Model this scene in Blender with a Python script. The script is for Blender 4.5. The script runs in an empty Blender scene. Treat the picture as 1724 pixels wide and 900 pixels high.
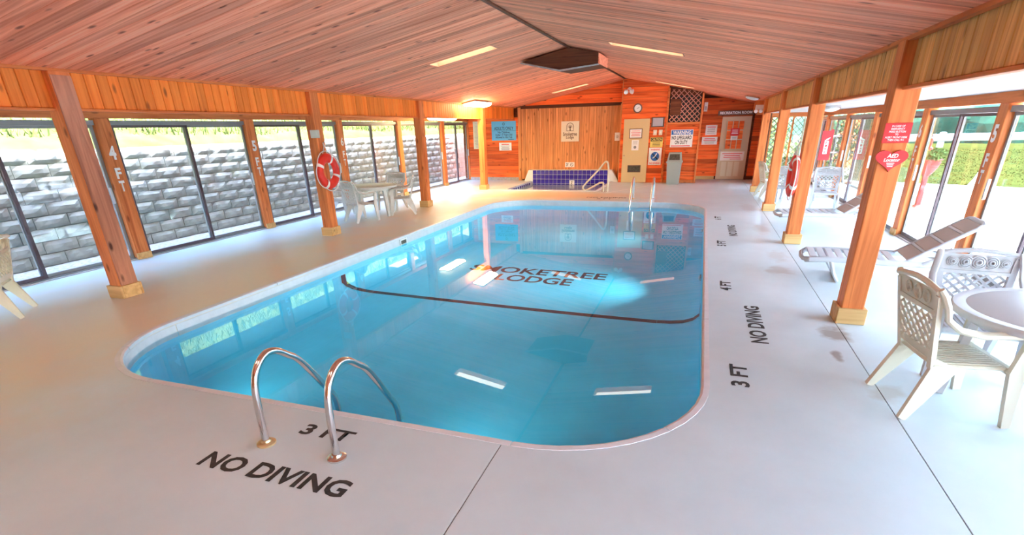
import bpy, bmesh, math, random
from mathutils import Vector, Matrix
random.seed(7)
sc = bpy.context.scene
COL = sc.collection
PI = math.pi

# ------------------------------------------------------------------ camera, world, sun, exposure
F, CY = 859.96, 591.34
yaw, pitch, roll = (math.radians(a) for a in (19.7247, 23.5385, 1.5193))
fwd = Vector((-math.sin(yaw) * math.cos(pitch), math.cos(yaw) * math.cos(pitch), -math.sin(pitch)))
r0 = Vector((math.cos(yaw), math.sin(yaw), 0)); d0 = fwd.cross(r0)
rgt = r0 * math.cos(roll) + d0 * math.sin(roll); dwn = d0 * math.cos(roll) - r0 * math.sin(roll)
cd = bpy.data.cameras.new('camera'); cam = bpy.data.objects.new('camera', cd); COL.objects.link(cam)
cd.sensor_fit = 'HORIZONTAL'; cd.sensor_width = 36.0; cd.lens = F / 1724 * 36; cd.shift_y = (CY - 450) / 1724
cd.clip_end = 500; cd.clip_start = 0.05
m3 = Matrix((rgt, -dwn, -fwd)).transposed()
cam.matrix_world = Matrix.Translation((0, 0, 1.92)) @ m3.to_4x4()
sc.camera = cam

w = bpy.data.worlds.new('world'); sc.world = w; w.use_nodes = True
nt = w.node_tree; nt.nodes.clear()
sky = nt.nodes.new('ShaderNodeTexSky'); sky.sky_type = 'NISHITA'; sky.sun_disc = False
sky.sun_elevation = math.radians(61); sky.sun_rotation = math.radians(83); sky.air_density = 1.0; sky.dust_density = 1.5; sky.ozone_density = 1.0
bg = nt.nodes.new('ShaderNodeBackground'); bg.inputs[1].default_value = 0.46
wo = nt.nodes.new('ShaderNodeOutputWorld')
nt.links.new(sky.outputs[0], bg.inputs[0]); nt.links.new(bg.outputs[0], wo.inputs[0])
sd = bpy.data.lights.new('sun', 'SUN'); sd.energy = 3.0; sd.angle = math.radians(4); sd.color = (.95, .97, 1)
so = bpy.data.objects.new('sun', sd); COL.objects.link(so)
so.rotation_euler = Vector((-.6, -.1, -1.1)).to_track_quat('-Z', 'Y').to_euler(); so.location = (20, 0, 30)
sc.view_settings.view_transform = 'Standard'; sc.view_settings.look = 'None'
sc.view_settings.gamma = 1; sc.view_settings.use_curve_mapping = False
sc.view_settings.exposure = 4.6
sc.cycles.max_bounces = 10; sc.cycles.diffuse_bounces = 6; sc.cycles.transparent_max_bounces = 16
sc.cycles.sample_clamp_indirect = 6

# ------------------------------------------------------------------ materials
def nodes(name):
    m = bpy.data.materials.new(name); m.use_nodes = True
    n = m.node_tree; n.nodes.clear()
    o = n.nodes.new('ShaderNodeOutputMaterial'); b = n.nodes.new('ShaderNodeBsdfPrincipled')
    n.links.new(b.outputs[0], o.inputs[0])
    return m, n, b, o
def rgba(c): return (c[0], c[1], c[2], 1)
def simple(name, c, rough=.5, metal=0, spec=.4, emit=0, ec=None, noise=0, nscale=8, bump=0):
    m, n, b, o = nodes(name)
    b.inputs['Base Color'].default_value = rgba(c); b.inputs['Roughness'].default_value = rough
    b.inputs['Metallic'].default_value = metal; b.inputs['Specular IOR Level'].default_value = spec
    if emit:
        b.inputs['Emission Color'].default_value = rgba(ec or c); b.inputs['Emission Strength'].default_value = emit
    if noise or bump:
        tc = n.nodes.new('ShaderNodeTexCoord'); t = n.nodes.new('ShaderNodeTexNoise')
        t.inputs['Scale'].default_value = nscale; t.inputs['Detail'].default_value = 6
        n.links.new(tc.outputs['Object'], t.inputs['Vector'])
        if noise:
            r = n.nodes.new('ShaderNodeValToRGB')
            r.color_ramp.elements[0].position = .3; r.color_ramp.elements[1].position = .7
            r.color_ramp.elements[0].color = rgba([x * (1 - noise) for x in c]); r.color_ramp.elements[1].color = rgba([min(1, x * (1 + noise)) for x in c])
            n.links.new(t.outputs[0], r.inputs[0]); n.links.new(r.outputs[0], b.inputs['Base Color'])
        if bump:
            bp = n.nodes.new('ShaderNodeBump'); bp.inputs['Strength'].default_value = bump; bp.inputs['Distance'].default_value = .02
            n.links.new(t.outputs[0], bp.inputs['Height']); n.links.new(bp.outputs[0], b.inputs['Normal'])
    return m
def wood(name, light, dark, axis=2, knots=.5, rough=.55, var=.18, across=16, spec=.25, along=.9):
    m, n, b, o = nodes(name)
    N = n.nodes.new; Lk = n.links.new
    tc = N('ShaderNodeTexCoord'); oi = N('ShaderNodeObjectInfo')
    sc_ = N('ShaderNodeVectorMath'); sc_.operation = 'SCALE'; sc_.inputs[0].default_value = (37.1, 53.7, 71.3)
    Lk(oi.outputs['Random'], sc_.inputs['Scale'])
    ad = N('ShaderNodeVectorMath'); ad.operation = 'ADD'; Lk(tc.outputs['Object'], ad.inputs[0]); Lk(sc_.outputs[0], ad.inputs[1])
    def mapped(al, ac):
        mp = N('ShaderNodeMapping'); s = [ac] * 3; s[axis] = al; mp.inputs['Scale'].default_value = s; Lk(ad.outputs[0], mp.inputs[0]); return mp
    t = N('ShaderNodeTexNoise'); t.inputs['Scale'].default_value = 1; t.inputs['Detail'].default_value = 5; t.inputs['Distortion'].default_value = .8
    Lk(mapped(along, across).outputs[0], t.inputs['Vector'])
    r = N('ShaderNodeValToRGB'); e = r.color_ramp.elements
    e[0].position = .3; e[0].color = rgba(dark); e[1].position = .62; e[1].color = rgba(light)
    Lk(t.outputs[0], r.inputs[0])
    col = r.outputs[0]
    if knots:
        v = N('ShaderNodeTexVoronoi'); v.inputs['Scale'].default_value = 1; Lk(mapped(2.2, 5.5).outputs[0], v.inputs['Vector'])
        kr = N('ShaderNodeValToRGB'); ke = kr.color_ramp.elements
        ke[0].position = .07; ke[0].color = (knots, knots, knots, 1); ke[1].position = .17; ke[1].color = (0, 0, 0, 1)
        Lk(v.outputs['Distance'], kr.inputs[0])
        mx = N('ShaderNodeMix'); mx.data_type = 'RGBA'; Lk(kr.outputs[0], mx.inputs['Factor']); Lk(col, mx.inputs['A'])
        mx.inputs['B'].default_value = rgba([dark[0] * .3, dark[1] * .25, dark[2] * .25]); col = mx.outputs['Result']
    hs = N('ShaderNodeHueSaturation'); mr = N('ShaderNodeMapRange'); mr.inputs['To Min'].default_value = 1 - var; mr.inputs['To Max'].default_value = 1 + var
    Lk(oi.outputs['Random'], mr.inputs['Value']); Lk(mr.outputs[0], hs.inputs['Value']); Lk(col, hs.inputs['Color'])
    Lk(hs.outputs[0], b.inputs['Base Color'])
    b.inputs['Roughness'].default_value = rough; b.inputs['Specular IOR Level'].default_value = spec
    bp = N('ShaderNodeBump'); bp.inputs['Strength'].default_value = .15; bp.inputs['Distance'].default_value = .004
    Lk(t.outputs[0], bp.inputs['Height']); Lk(bp.outputs[0], b.inputs['Normal'])
    return m
def glassy(name, tint, base_reflect=.04, refract=False):
    m = bpy.data.materials.new(name); m.use_nodes = True; n = m.node_tree; n.nodes.clear()
    o = n.nodes.new('ShaderNodeOutputMaterial')
    if refract:
        g = n.nodes.new('ShaderNodeBsdfGlass'); g.inputs['IOR'].default_value = 1.333; g.inputs['Roughness'].default_value = 0; g.inputs['Color'].default_value = rgba(tint)
        n.links.new(g.outputs[0], o.inputs[0]); return m
    t = n.nodes.new('ShaderNodeBsdfTransparent'); t.inputs[0].default_value = rgba(tint)
    g = n.nodes.new('ShaderNodeBsdfGlossy'); g.inputs['Roughness'].default_value = 0.02
    lw = n.nodes.new('ShaderNodeLayerWeight'); lw.inputs[0].default_value = .5
    pw = n.nodes.new('ShaderNodeMath'); pw.operation = 'POWER'; pw.inputs[1].default_value = 5; n.links.new(lw.outputs['Facing'], pw.inputs[0])
    fr = n.nodes.new('ShaderNodeMath'); fr.operation = 'MULTIPLY_ADD'; fr.inputs[1].default_value = .9; fr.inputs[2].default_value = .03; n.links.new(pw.outputs[0], fr.inputs[0])
    mx = n.nodes.new('ShaderNodeMixShader')
    n.links.new(fr.outputs[0], mx.inputs[0]); n.links.new(t.outputs[0], mx.inputs[1]); n.links.new(g.outputs[0], mx.inputs[2]); n.links.new(mx.outputs[0], o.inputs[0])
    return m
def concrete(name, c, stains_and_glow):
    m, n, b, o = nodes(name); N = n.nodes.new; Lk = n.links.new
    tc = N('ShaderNodeTexCoord')
    t = N('ShaderNodeTexNoise'); t.inputs['Scale'].default_value = .9; t.inputs['Detail'].default_value = 8; t.inputs['Roughness'].default_value = .62
    Lk(tc.outputs['Object'], t.inputs['Vector'])
    r = N('ShaderNodeValToRGB'); e = r.color_ramp.elements
    e[0].position = .3; e[0].color = rgba([x * .86 for x in c]); e[1].position = .68; e[1].color = rgba(c)
    Lk(t.outputs[0], r.inputs[0]); col = r.outputs[0]
    t2 = N('ShaderNodeTexNoise'); t2.inputs['Scale'].default_value = 7; t2.inputs['Detail'].default_value = 6; Lk(tc.outputs['Object'], t2.inputs['Vector'])
    for (x, y, sx, sy, a, sc_) in stains_and_glow:
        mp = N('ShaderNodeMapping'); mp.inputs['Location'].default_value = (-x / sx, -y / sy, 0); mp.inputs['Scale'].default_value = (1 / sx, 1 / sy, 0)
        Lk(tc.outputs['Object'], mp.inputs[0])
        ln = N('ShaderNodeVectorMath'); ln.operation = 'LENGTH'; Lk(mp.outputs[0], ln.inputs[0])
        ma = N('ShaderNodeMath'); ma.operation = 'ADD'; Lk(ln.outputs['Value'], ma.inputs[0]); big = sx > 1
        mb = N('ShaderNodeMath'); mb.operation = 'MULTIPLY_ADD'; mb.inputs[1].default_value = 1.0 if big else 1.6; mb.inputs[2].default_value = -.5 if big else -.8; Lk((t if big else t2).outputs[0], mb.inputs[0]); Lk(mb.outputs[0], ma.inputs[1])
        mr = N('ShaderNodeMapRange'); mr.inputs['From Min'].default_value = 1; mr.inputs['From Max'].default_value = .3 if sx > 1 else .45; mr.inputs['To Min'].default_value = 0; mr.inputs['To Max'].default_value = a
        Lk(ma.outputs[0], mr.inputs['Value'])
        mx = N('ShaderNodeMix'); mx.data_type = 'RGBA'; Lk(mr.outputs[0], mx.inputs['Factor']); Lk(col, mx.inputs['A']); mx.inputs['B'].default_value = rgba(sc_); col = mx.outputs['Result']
    Lk(col, b.inputs['Base Color'])
    b.inputs['Roughness'].default_value = .38; b.inputs['Specular IOR Level'].default_value = .35
    bp = N('ShaderNodeBump'); bp.inputs['Strength'].default_value = .12; bp.inputs['Distance'].default_value = .01; Lk(t2.outputs[0], bp.inputs['Height']); Lk(bp.outputs[0], b.inputs['Normal'])
    return m
M = {}
M['ceil'] = wood('ceiling_wood', (1.0, .37, .215), (.64, .16, .07), 0, .85, .6, .2, 15, .1, .5)
M['frieze_l'] = wood('orange_pine', (1.0, .29, .045), (.8, .18, .02), 2, .8, .5, .14, 18)
M['frieze_r'] = wood('brown_pine', (.85, .46, .15), (.6, .25, .06), 2, .6, .5, .18, 18)
M['post'] = wood('cedar_post', (.78, .25, .075), (.52, .12, .03), 2, .75, .5, .08, 14)
M['beam_y'] = wood('cedar_beam', (.74, .22, .06), (.52, .12, .03), 1, .6, .5, .08, 14)
M['beam_x'] = wood('cedar_beam_cross', (.74, .22, .06), (.52, .12, .03), 0, .6, .5, .08, 14)
M['weathered'] = wood('weathered_knotty_board', (.62, .27, .16), (.33, .12, .07), 2, 1.0, .55, .05, 11)
M['siding'] = wood('red_siding', (.9, .17, .035), (.62, .08, .013), 0, .7, .5, .32, 14)
M['panel'] = wood('brown_panelling', (.74, .32, .12), (.46, .16, .045), 2, .7, .5, .15, 20)
M['base'] = wood('pale_pine', (.74, .47, .2), (.58, .33, .12), 0, .5, .6, .1, 14)
M['darkwood'] = wood('dark_wood', (.16, .05, .02), (.07, .02, .01), 0, .3, .6, .1)
M['whiteceil'] = wood('white_boards', (.46, .42, .4), (.34, .3, .28), 1, 0, .6, .05, 12)
M['roof'] = simple('roof_deck', (.3, .25, .22), .9)
STAINS_AND_GLOW = [(1.42, 5.42, .16, .26, .75, (.24, .18, .14)), (1.33, 4.85, .05, .13, .8, (.25, .22, .2)), (1.52, 4.2, .16, .2, .45, (.38, .3, .22)), (1.2, 7.9, .22, .3, .6, (.4, .36, .33)),
          (1.28, 8.8, .17, .5, .5, (.42, .37, .33)), (1.25, 11.2, .15, .6, .5, (.42, .38, .35)), (-6.6, 4.45, .25, .4, .5, (.35, .2, .12)), (-6.5, 4.6, 2.4, 7.5, .85, (.76, .59, .4)), (-4.2, 16.0, 3.4, 1.4, .8, (.7, .46, .24)), (-6.6, 12.5, 1.4, 4.8, .75, (.74, .58, .4)), (1.2, 14.2, .2, .9, .45, (.45, .42, .4))]  # small entries are stains; the wide tan ones paint warm lamp glow
M['deck'] = concrete('painted_deck', (.58, .69, .725), STAINS_AND_GLOW)
M['joint'] = simple('dark_joint', (.2, .19, .19), .9)  # dark filler that shows in the slab gaps
M['patio'] = simple('patio_concrete', (.62, .62, .62), .8, noise=.05, nscale=2)
M['coping'] = simple('grey_coping', (.64, .64, .66), .35, noise=.06)
M['liner'] = simple('blue_pool_liner', (.08, .7, .95), .6, noise=.06, nscale=1.5)
M['stripe'] = simple('navy_paint', (.012, .03, .06), .6)
M['water'] = glassy('pool_water_surface', (.93, .985, .99), refract=True)
M['glass'] = glassy('window_glass', (.97, .99, .985)); M['glass_r'] = glassy('dimming_glass', (.6, .62, .615))  # tint of the right panes is added to cut incoming daylight
M['frame'] = simple('grey_aluminium', (.27, .27, .27), .45, .4)
M['bar'] = simple('bronze_bar', (.11, .075, .085), .4, .4)
M['frame_lt'] = simple('pale_aluminium', (.55, .55, .55), .4, .5)
M['steel'] = simple('polished_steel', (.72, .7, .69), .16, 1)
M['brass'] = simple('dull_brass', (.62, .48, .27), .35, .8)
M['resin_w'] = simple('white_resin', (.52, .53, .56), .42)
M['resin_g'] = simple('grey_white_resin', (.66, .64, .6), .45, noise=.05)
M['resin_c'] = simple('cream_resin', (.78, .7, .52), .42)
M['resin_cl'] = simple('pale_cream_resin', (.66, .62, .5), .42)
M['taupe'] = simple('taupe_slats', (.42, .34, .3), .6)
M['red'] = simple('red_plastic', (.82, .035, .02), .45)
M['signred'] = simple('sign_red', (.75, .03, .04), .4)
M['white'] = simple('sign_white', (.85, .84, .82), .5)
M['rope'] = simple('white_rope', (.8, .78, .74), .8)
M['black'] = simple('sign_black', (.02, .02, .022), .6)
M['paint'] = simple('dark_deck_paint', (.03, .027, .027), .7, noise=.4, nscale=25)
M['skyblue'] = simple('sign_sky_blue', (.13, .48, .8), .5)
M['navy'] = simple('sign_navy', (.03, .05, .18), .5)
M['sblue'] = simple('sign_blue', (.03, .15, .5), .5)
M['syellow'] = simple('sign_yellow', (.8, .62, .15), .5)
M['cream'] = simple('cream_door_paint', (.68, .5, .25), .5)
M['beige'] = simple('beige_door_paint', (.66, .54, .36), .5)
M['signcream'] = simple('sign_cream', (.75, .68, .52), .6)
M['signbrown'] = simple('sign_brown', (.16, .09, .06), .6)
M['bin'] = simple('grey_green_plastic', (.36, .39, .35), .55)
M['tile'] = simple('cobalt_tile', (.035, .02, .32), .12, spec=.6, noise=.35, nscale=3)
M['grout'] = simple('pale_grout', (.62, .62, .68), .8)
M['stucco'] = simple('white_stucco', (.72, .74, .72), .8)
M['lampglow'] = simple('lit_lamp_diffuser', (.9, .85, .7), .5, emit=3.4, ec=(1, .74, .38))
M['striplamp'] = simple('strip_lamp_diffuser', (.85, .75, .65), .5, emit=.4, ec=(1, .85, .7))
M['wellwood'] = simple('well_wood', (.5, .23, .13), .7)
M['lampbody'] = simple('lamp_body', (.8, .76, .68), .5)
M['stone'] = simple('grey_block', (.32, .32, .285), .9, noise=.16, nscale=5, bump=.4)
M['grass'] = simple('grass_soil', (.046, .054, .014), .9, spec=0, noise=.25, nscale=3)
M['blade'] = simple('grass_blades', (.05, .06, .016), .9, spec=0, noise=.2, nscale=2)
M['gravel'] = simple('gravel_ground', (.42, .4, .37), .9, noise=.35, nscale=18, bump=.8)
M['forest'] = simple('forest_leaves', (.024, .068, .042), .9, spec=0, noise=.6, nscale=.5, bump=1)
M['leaf'] = simple('shrub_leaves', (.045, .08, .018), .8, spec=.1, noise=.4, nscale=6)
M['terracotta'] = simple('red_pot', (.22, .025, .015), .7)
M['rail'] = simple('galvanised_rail', (.6, .62, .64), .5, .3)
M['green'] = simple('lattice_weathered', (.14, .15, .1), .7)
M['silver'] = simple('silver_box', (.55, .57, .6), .35, .6)
M['lattice_in'] = wood('lattice_wood', (.62, .28, .2), (.45, .18, .12), 0, .2)
M['clockface'] = simple('clock_face', (.8, .78, .74), .5)
M['vent'] = simple('vent_dark', (.1, .09, .07), .5, .4, noise=.4, nscale=20)

# ------------------------------------------------------------------ mesh helpers
class MB:
    def __init__(s): s.v = []; s.f = []
    def add(s, vs, fs, mat=None):
        k = len(s.v)
        for p in vs:
            p = Vector(p); s.v.append(mat @ p if mat else p)
        for f in fs: s.f.append([i + k for i in f])
        return s
    def box(s, x0, x1, y0, y1, z0, z1, mat=None):
        vs = [(x, y, z) for x in (x0, x1) for y in (y0, y1) for z in (z0, z1)]
        return s.add(vs, [(0, 1, 3, 2), (4, 6, 7, 5), (0, 4, 5, 1), (2, 3, 7, 6), (0, 2, 6, 4), (1, 5, 7, 3)], mat)
    def cbox(s, x0, x1, y0, y1, z0, z1, c=.01, mat=None, seg=1):
        bm = bmesh.new(); bmesh.ops.create_cube(bm, size=1)
        for v in bm.verts:
            v.co = Vector(((x0 + x1) / 2 + v.co.x * (x1 - x0), (y0 + y1) / 2 + v.co.y * (y1 - y0), (z0 + z1) / 2 + v.co.z * (z1 - z0)))
        bmesh.ops.bevel(bm, geom=bm.edges[:], offset=c, segments=seg, affect='EDGES', profile=.5)
        bm.verts.index_update()
        s.add([v.co.copy() for v in bm.verts], [[v.index for v in f.verts] for f in bm.faces], mat); bm.free(); return s
    def prism(s, poly, z0, z1, mat=None):          # poly in xy, extruded in z
        n = len(poly)
        vs = [(p[0], p[1], z0) for p in poly] + [(p[0], p[1], z1) for p in poly]
        fs = [list(range(n))[::-1], list(range(n, 2 * n))] + [(i, (i + 1) % n, n + (i + 1) % n, n + i) for i in range(n)]
        return s.add(vs, fs, mat)
    def tube(s, path, rad, seg=8, closed=False, mat=None, flat=1.0, up0=None):
        P = [Vector(p) for p in path]; n = len(P); R = rad if isinstance(rad, (list, tuple)) else [rad] * n
        vs = []; up = Vector(up0) if up0 else None
        for i in range(n):
            a = P[i - 1] if (i or closed) else P[0]; b = P[(i + 1) % n] if (i < n - 1 or closed) else P[-1]
            t = (b - a).normalized()
            if up is None: up = Vector((0, 0, 1)) if abs(t.z) < .9 else Vector((0, 1, 0))
            sd_ = t.cross(up).normalized(); up = sd_.cross(t).normalized()
            for k in range(seg):
                an = 2 * PI * k / seg; vs.append(P[i] + (sd_ * math.cos(an) + up * math.sin(an) * flat) * R[i])
        fs = []
        for i in range(n if closed else n - 1):
            j = (i + 1) % n
            for k in range(seg): fs.append((i * seg + k, i * seg + (k + 1) % seg, j * seg + (k + 1) % seg, j * seg + k))
        if not closed: fs += [list(range(seg))[::-1], [(n - 1) * seg + k for k in range(seg)]]
        return s.add(vs, fs, mat)
    def lathe(s, prof, seg=24, mat=None, cap=True):       # prof [(r,z)]
        vs = []; n = len(prof)
        for r, z in prof:
            for k in range(seg): vs.append((r * math.cos(2 * PI * k / seg), r * math.sin(2 * PI * k / seg), z))
        fs = [(i * seg + k, i * seg + (k + 1) % seg, (i + 1) * seg + (k + 1) % seg, (i + 1) * seg + k) for i in range(n - 1) for k in range(seg)]
        if cap: fs += [list(range(seg))[::-1], [(n - 1) * seg + k for k in range(seg)]]
        return s.add(vs, fs, mat)
    def bar(s, a, b, w0, w1, t, side, mat=None):   # tapered flat bar a->b, width along 'side'
        a = Vector(a); b = Vector(b); d = (b - a).normalized(); sd_ = Vector(side); sd_ = (sd_ - d * sd_.dot(d)).normalized(); nn = d.cross(sd_)
        vs = []
        for p, ww in ((a, w0), (b, w1)):
            for sx, sy in ((-1, -1), (1, -1), (1, 1), (-1, 1)): vs.append(p + sd_ * sx * ww / 2 + nn * sy * t / 2)
        return s.add(vs, [(3, 2, 1, 0), (4, 5, 6, 7), (0, 1, 5, 4), (1, 2, 6, 5), (2, 3, 7, 6), (3, 0, 4, 7)], mat)
    def mesh(s, name, mat, smooth=False):
        me = bpy.data.meshes.new(name); me.from_pydata([tuple(v) for v in s.v], [], s.f)
        bm = bmesh.new(); bm.from_mesh(me); bmesh.ops.recalc_face_normals(bm, faces=bm.faces)
        if name.endswith('_water'):
            for f in bm.faces:
                if f.normal.z < 0: f.normal_flip()
        bm.to_mesh(me); bm.free()
        me.materials.append(M[mat])
        if smooth:
            me.polygons.foreach_set('use_smooth', [True] * len(me.polygons))
            try: me.set_sharp_from_angle(angle=math.radians(40))
            except Exception: pass
        return me
    def build(s, name, mat, parent=None, loc=None, rot=None, smooth=False):
        return link(name, s.mesh(name, mat, smooth), parent, loc, rot)
def link(name, me, parent=None, loc=None, rot=None):
    o = bpy.data.objects.new(name, me); COL.objects.link(o)
    if loc is not None: o.location = loc
    if rot is not None: o.rotation_euler = rot
    if parent is not None: o.parent = parent
    return o
def empty(name, loc=(0, 0, 0), rz=0, parent=None):
    o = link(name, None, parent, loc, (0, 0, rz)); o.empty_display_size = .1; return o
def tag(o, label, cat, group=None):
    o['label'] = label; o['category'] = cat
    if group: o['group'] = group
    return o
def struct(o): o['kind'] = 'structure'; return o
def copy_tree(o, parent=None):
    c = o.copy(); COL.objects.link(c)
    if parent is not None: c.parent = parent
    for ch in list(o.children): copy_tree(ch, c)
    return c
def text_mesh(body, size, bold=0.0, align='CENTER', shear=0, width=None, space=1.0, depth=.001, line=1.0):
    cu = bpy.data.curves.new('t', 'FONT'); cu.body = body; cu.size = size; cu.offset = bold * size; cu.align_x = align; cu.align_y = 'CENTER'
    cu.shear = shear; cu.space_character = space; cu.extrude = depth; cu.resolution_u = 3; cu.space_line = line
    ob = bpy.data.objects.new('t', cu); me = bpy.data.meshes.new_from_object(ob)
    bpy.data.objects.remove(ob); bpy.data.curves.remove(cu)
    if len(me.vertices):
        xs = [v.co.x for v in me.vertices]; ys = [v.co.y for v in me.vertices]
        cx = (min(xs) + max(xs)) / 2; cy = (min(ys) + max(ys)) / 2
        sx = (width[0] / (max(xs) - min(xs))) if width and width[0] else 1
        sy = (width[1] / (max(ys) - min(ys))) if width and len(width) > 1 and width[1] else 1
        for v in me.vertices: v.co.x = (v.co.x - cx) * sx; v.co.y = (v.co.y - cy) * sy
    return me
def text(body, w_, h_, mat, parent, loc, rot, bold=.02, shear=0, name='lettering', line=1.0):
    me = text_mesh(body, 1.0, bold, shear=shear, width=(w_, h_), depth=0.0, line=line)
    for v in me.vertices: pass
    me.materials.clear(); me.materials.append(M[mat])
    return link(name, me, parent, loc, rot)

# ------------------------------------------------------------------ key planes
LX, LZ, RX, RZ, EX, EZ = -7.05, 2.65, -2.8, 3.43, 1.6, 2.53
WL, WR = -9.02, 3.42
Y0, YF, YP, YR = -3.0, 20.1, 20.62, 21.5
PX0, PX1, PY0, PY1, PR = -5.51, .21, 2.72, 14.82, 1.2
WZ = -.135
def ceil_z(x): return LZ + (RZ - LZ) * (x - LX) / (RX - LX) if x < RX else RZ + (EZ - RZ) * (x - RX) / (EX - RX)
def rrect(x0, x1, y0, y1, r, seg=10):
    pts = []
    for cx, cy, a0 in ((x1 - r, y0 + r, -PI / 2), (x1 - r, y1 - r, 0), (x0 + r, y1 - r, PI / 2), (x0 + r, y0 + r, PI)):
        for k in range(seg + 1):
            a = a0 + PI / 2 * k / seg; pts.append((cx + r * math.cos(a), cy + r * math.sin(a)))
    return pts

# ------------------------------------------------------------------ floor
SX0, SX1, SY0, SY1 = -6.25, -3.15, 17.2, 20.3
fb = MB(); T = .25
def slabbox(b, x0, x1, y0, y1): b.box(x0, x1, y0, y1, -T, 0)
slabbox(fb, WL - .2, PX0, Y0, 15.5)
slabbox(fb, PX1, 1.486, Y0, 15.5)
slabbox(fb, PX0, -1.054, Y0, PY0); slabbox(fb, PX0, PX1, PY1, 15.5)
slabbox(fb, WL - .2, SX0, 15.5, 20.75); slabbox(fb, SX0, SX1, 15.5, SY0); slabbox(fb, SX1, 1.486, 15.5, 21.7); slabbox(fb, SX0, SX1, SY1, 20.75)
for cx, cy, qx, qy, a0 in ((PX1 - PR, PY0 + PR, PX1, PY0, -PI / 2), (PX1 - PR, PY1 - PR, PX1, PY1, 0), (PX0 + PR, PY1 - PR, PX0, PY1, PI / 2), (PX0 + PR, PY0 + PR, PX0, PY0, PI)):
    arc = [(cx + PR * math.cos(a0 + PI / 2 * k / 10), cy + PR * math.sin(a0 + PI / 2 * k / 10)) for k in range(11)]
    for k in range(10): fb.prism([(qx, qy), arc[k + 1], arc[k]], -T, 0)
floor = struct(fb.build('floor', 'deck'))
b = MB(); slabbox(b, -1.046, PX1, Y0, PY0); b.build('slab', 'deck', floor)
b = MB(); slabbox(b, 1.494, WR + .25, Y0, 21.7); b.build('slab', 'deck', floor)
b = MB(); b.box(1.48, 1.5, Y0, 21.6, -.2, -.006); b.build('joint_filler', 'joint', floor)
b = MB(); b.box(-1.056, -1.044, Y0, PY0 - .002, -.2, -.006); b.build('joint_filler', 'joint', floor)
b = MB(); b.bar((-2.75, 16.7, .0005), (-1.2, 19.9, .0005), .035, .035, .001, (1, 0, 0)); b.build('joint_strip', 'white', floor)
Z3 = .0015
def deck_text(s, x0, x1, y0, y1, rz, bold=.03, mat='paint'):
    if rz: wd, ht = y1 - y0, x1 - x0
    else: wd, ht = x1 - x0, y1 - y0
    return text(s, wd, ht, mat, floor, ((x0 + x1) / 2, (y0 + y1) / 2, Z3), (0, 0, rz), bold, name='painted_lettering')
deck_text('NO DIVING', -2.85, -1.75, 1.88, 2.035, 0)
deck_text('3 FT', -2.47, -2.06, 2.38, 2.51, 0)
deck_text('3 FT', .42, .56, 3.99, 4.42, PI / 2)
deck_text('NO DIVING', .635, .795, 4.98, 6.12, PI / 2)
deck_text('4 FT', .405, .535, 6.7, 7.13, PI / 2)
deck_text('5 FT', .415, .56, 9.38, 9.85, PI / 2)
deck_text('NO DIVING', .64, .79, 10.35, 11.5, PI / 2)
deck_text('6 FT', .41, .55, 12.15, 12.6, PI / 2)
deck_text('NO DIVING', -3.1, -1.95, 15.52, 15.68, 0, .03)
deck_text('6 FT', -2.75, -2.3, 15.22, 15.38, 0, .03)

# ------------------------------------------------------------------ pool
pool = MB(); BASE = []
def ring(inset, zf):
    pts = rrect(PX0 + inset, PX1 - inset, PY0 + inset, PY1 - inset, max(.15, PR - inset)); return [(x, y, zf(x, y)) for x, y in pts]
def zbot(y): return WZ - (.95 + (y - 3.2) * .095)
prof = [(0, None, -.14), (0, .38, 0), (.08, .2, 0), (.2, .08, 0), (.38, .02, 0), (.6, 0, 0)]
rings = []
for ins, rise, zabs in prof:
    rings.append(ring(ins, (lambda x, y, z=zabs: z) if rise is None else (lambda x, y, r=rise: zbot(y) + r)))
n = len(rings[0]); vs = [p for r in rings for p in r]
fs = [(i * n + k, i * n + (k + 1) % n, (i + 1) * n + (k + 1) % n, (i + 1) * n + k) for i in range(len(rings) - 1) for k in range(n)]
fs.append([(len(rings) - 1) * n + k for k in range(n)])
pool.add(vs, fs)
basin = struct(pool.build('pool_basin', 'liner', smooth=True))
sl = math.atan(-.095)
def pool_text(s, x0, x1, y0, y1):
    yc = (y0 + y1) / 2
    text(s, x1 - x0, (y1 - y0), 'stripe', basin, ((x0 + x1) / 2, yc, zbot(yc) + .004), (sl, 0, 0), .02, name='painted_lettering')
pool_text('SMOKETREE', -4.0, -1.38, 8.79, 9.19); pool_text('LODGE', -3.3, -1.9, 8.3, 8.7)
b = MB()
b.add([(PX0 + .55, 6.94, zbot(6.94) + .004), (PX1 - .55, 6.94, zbot(6.94) + .004), (PX1 - .55, 7.06, zbot(7.06) + .004), (PX0 + .55, 7.06, zbot(7.06) + .004)], [(0, 1, 2, 3)])
for xs in (1, -1):
    ed = PX0 if xs == 1 else PX1
    pr = [(.55, .005), (.38, .025), (.2, .085), (.08, .205), (.006, .385), (.006, .8)]
    for (i0, h0), (i1, h1) in zip(pr[:-1], pr[1:]):
        q = []
        for ins, h, yy in ((i0, h0, 6.94), (i0, h0, 7.06), (i1, h1, 7.06), (i1, h1, 6.94)): q.append((ed + xs * (ins + .004), yy, zbot(yy) + h + .004))
        b.add(q, [(0, 1, 2, 3)])
b.build('depth_stripe', 'stripe', basin)
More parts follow.
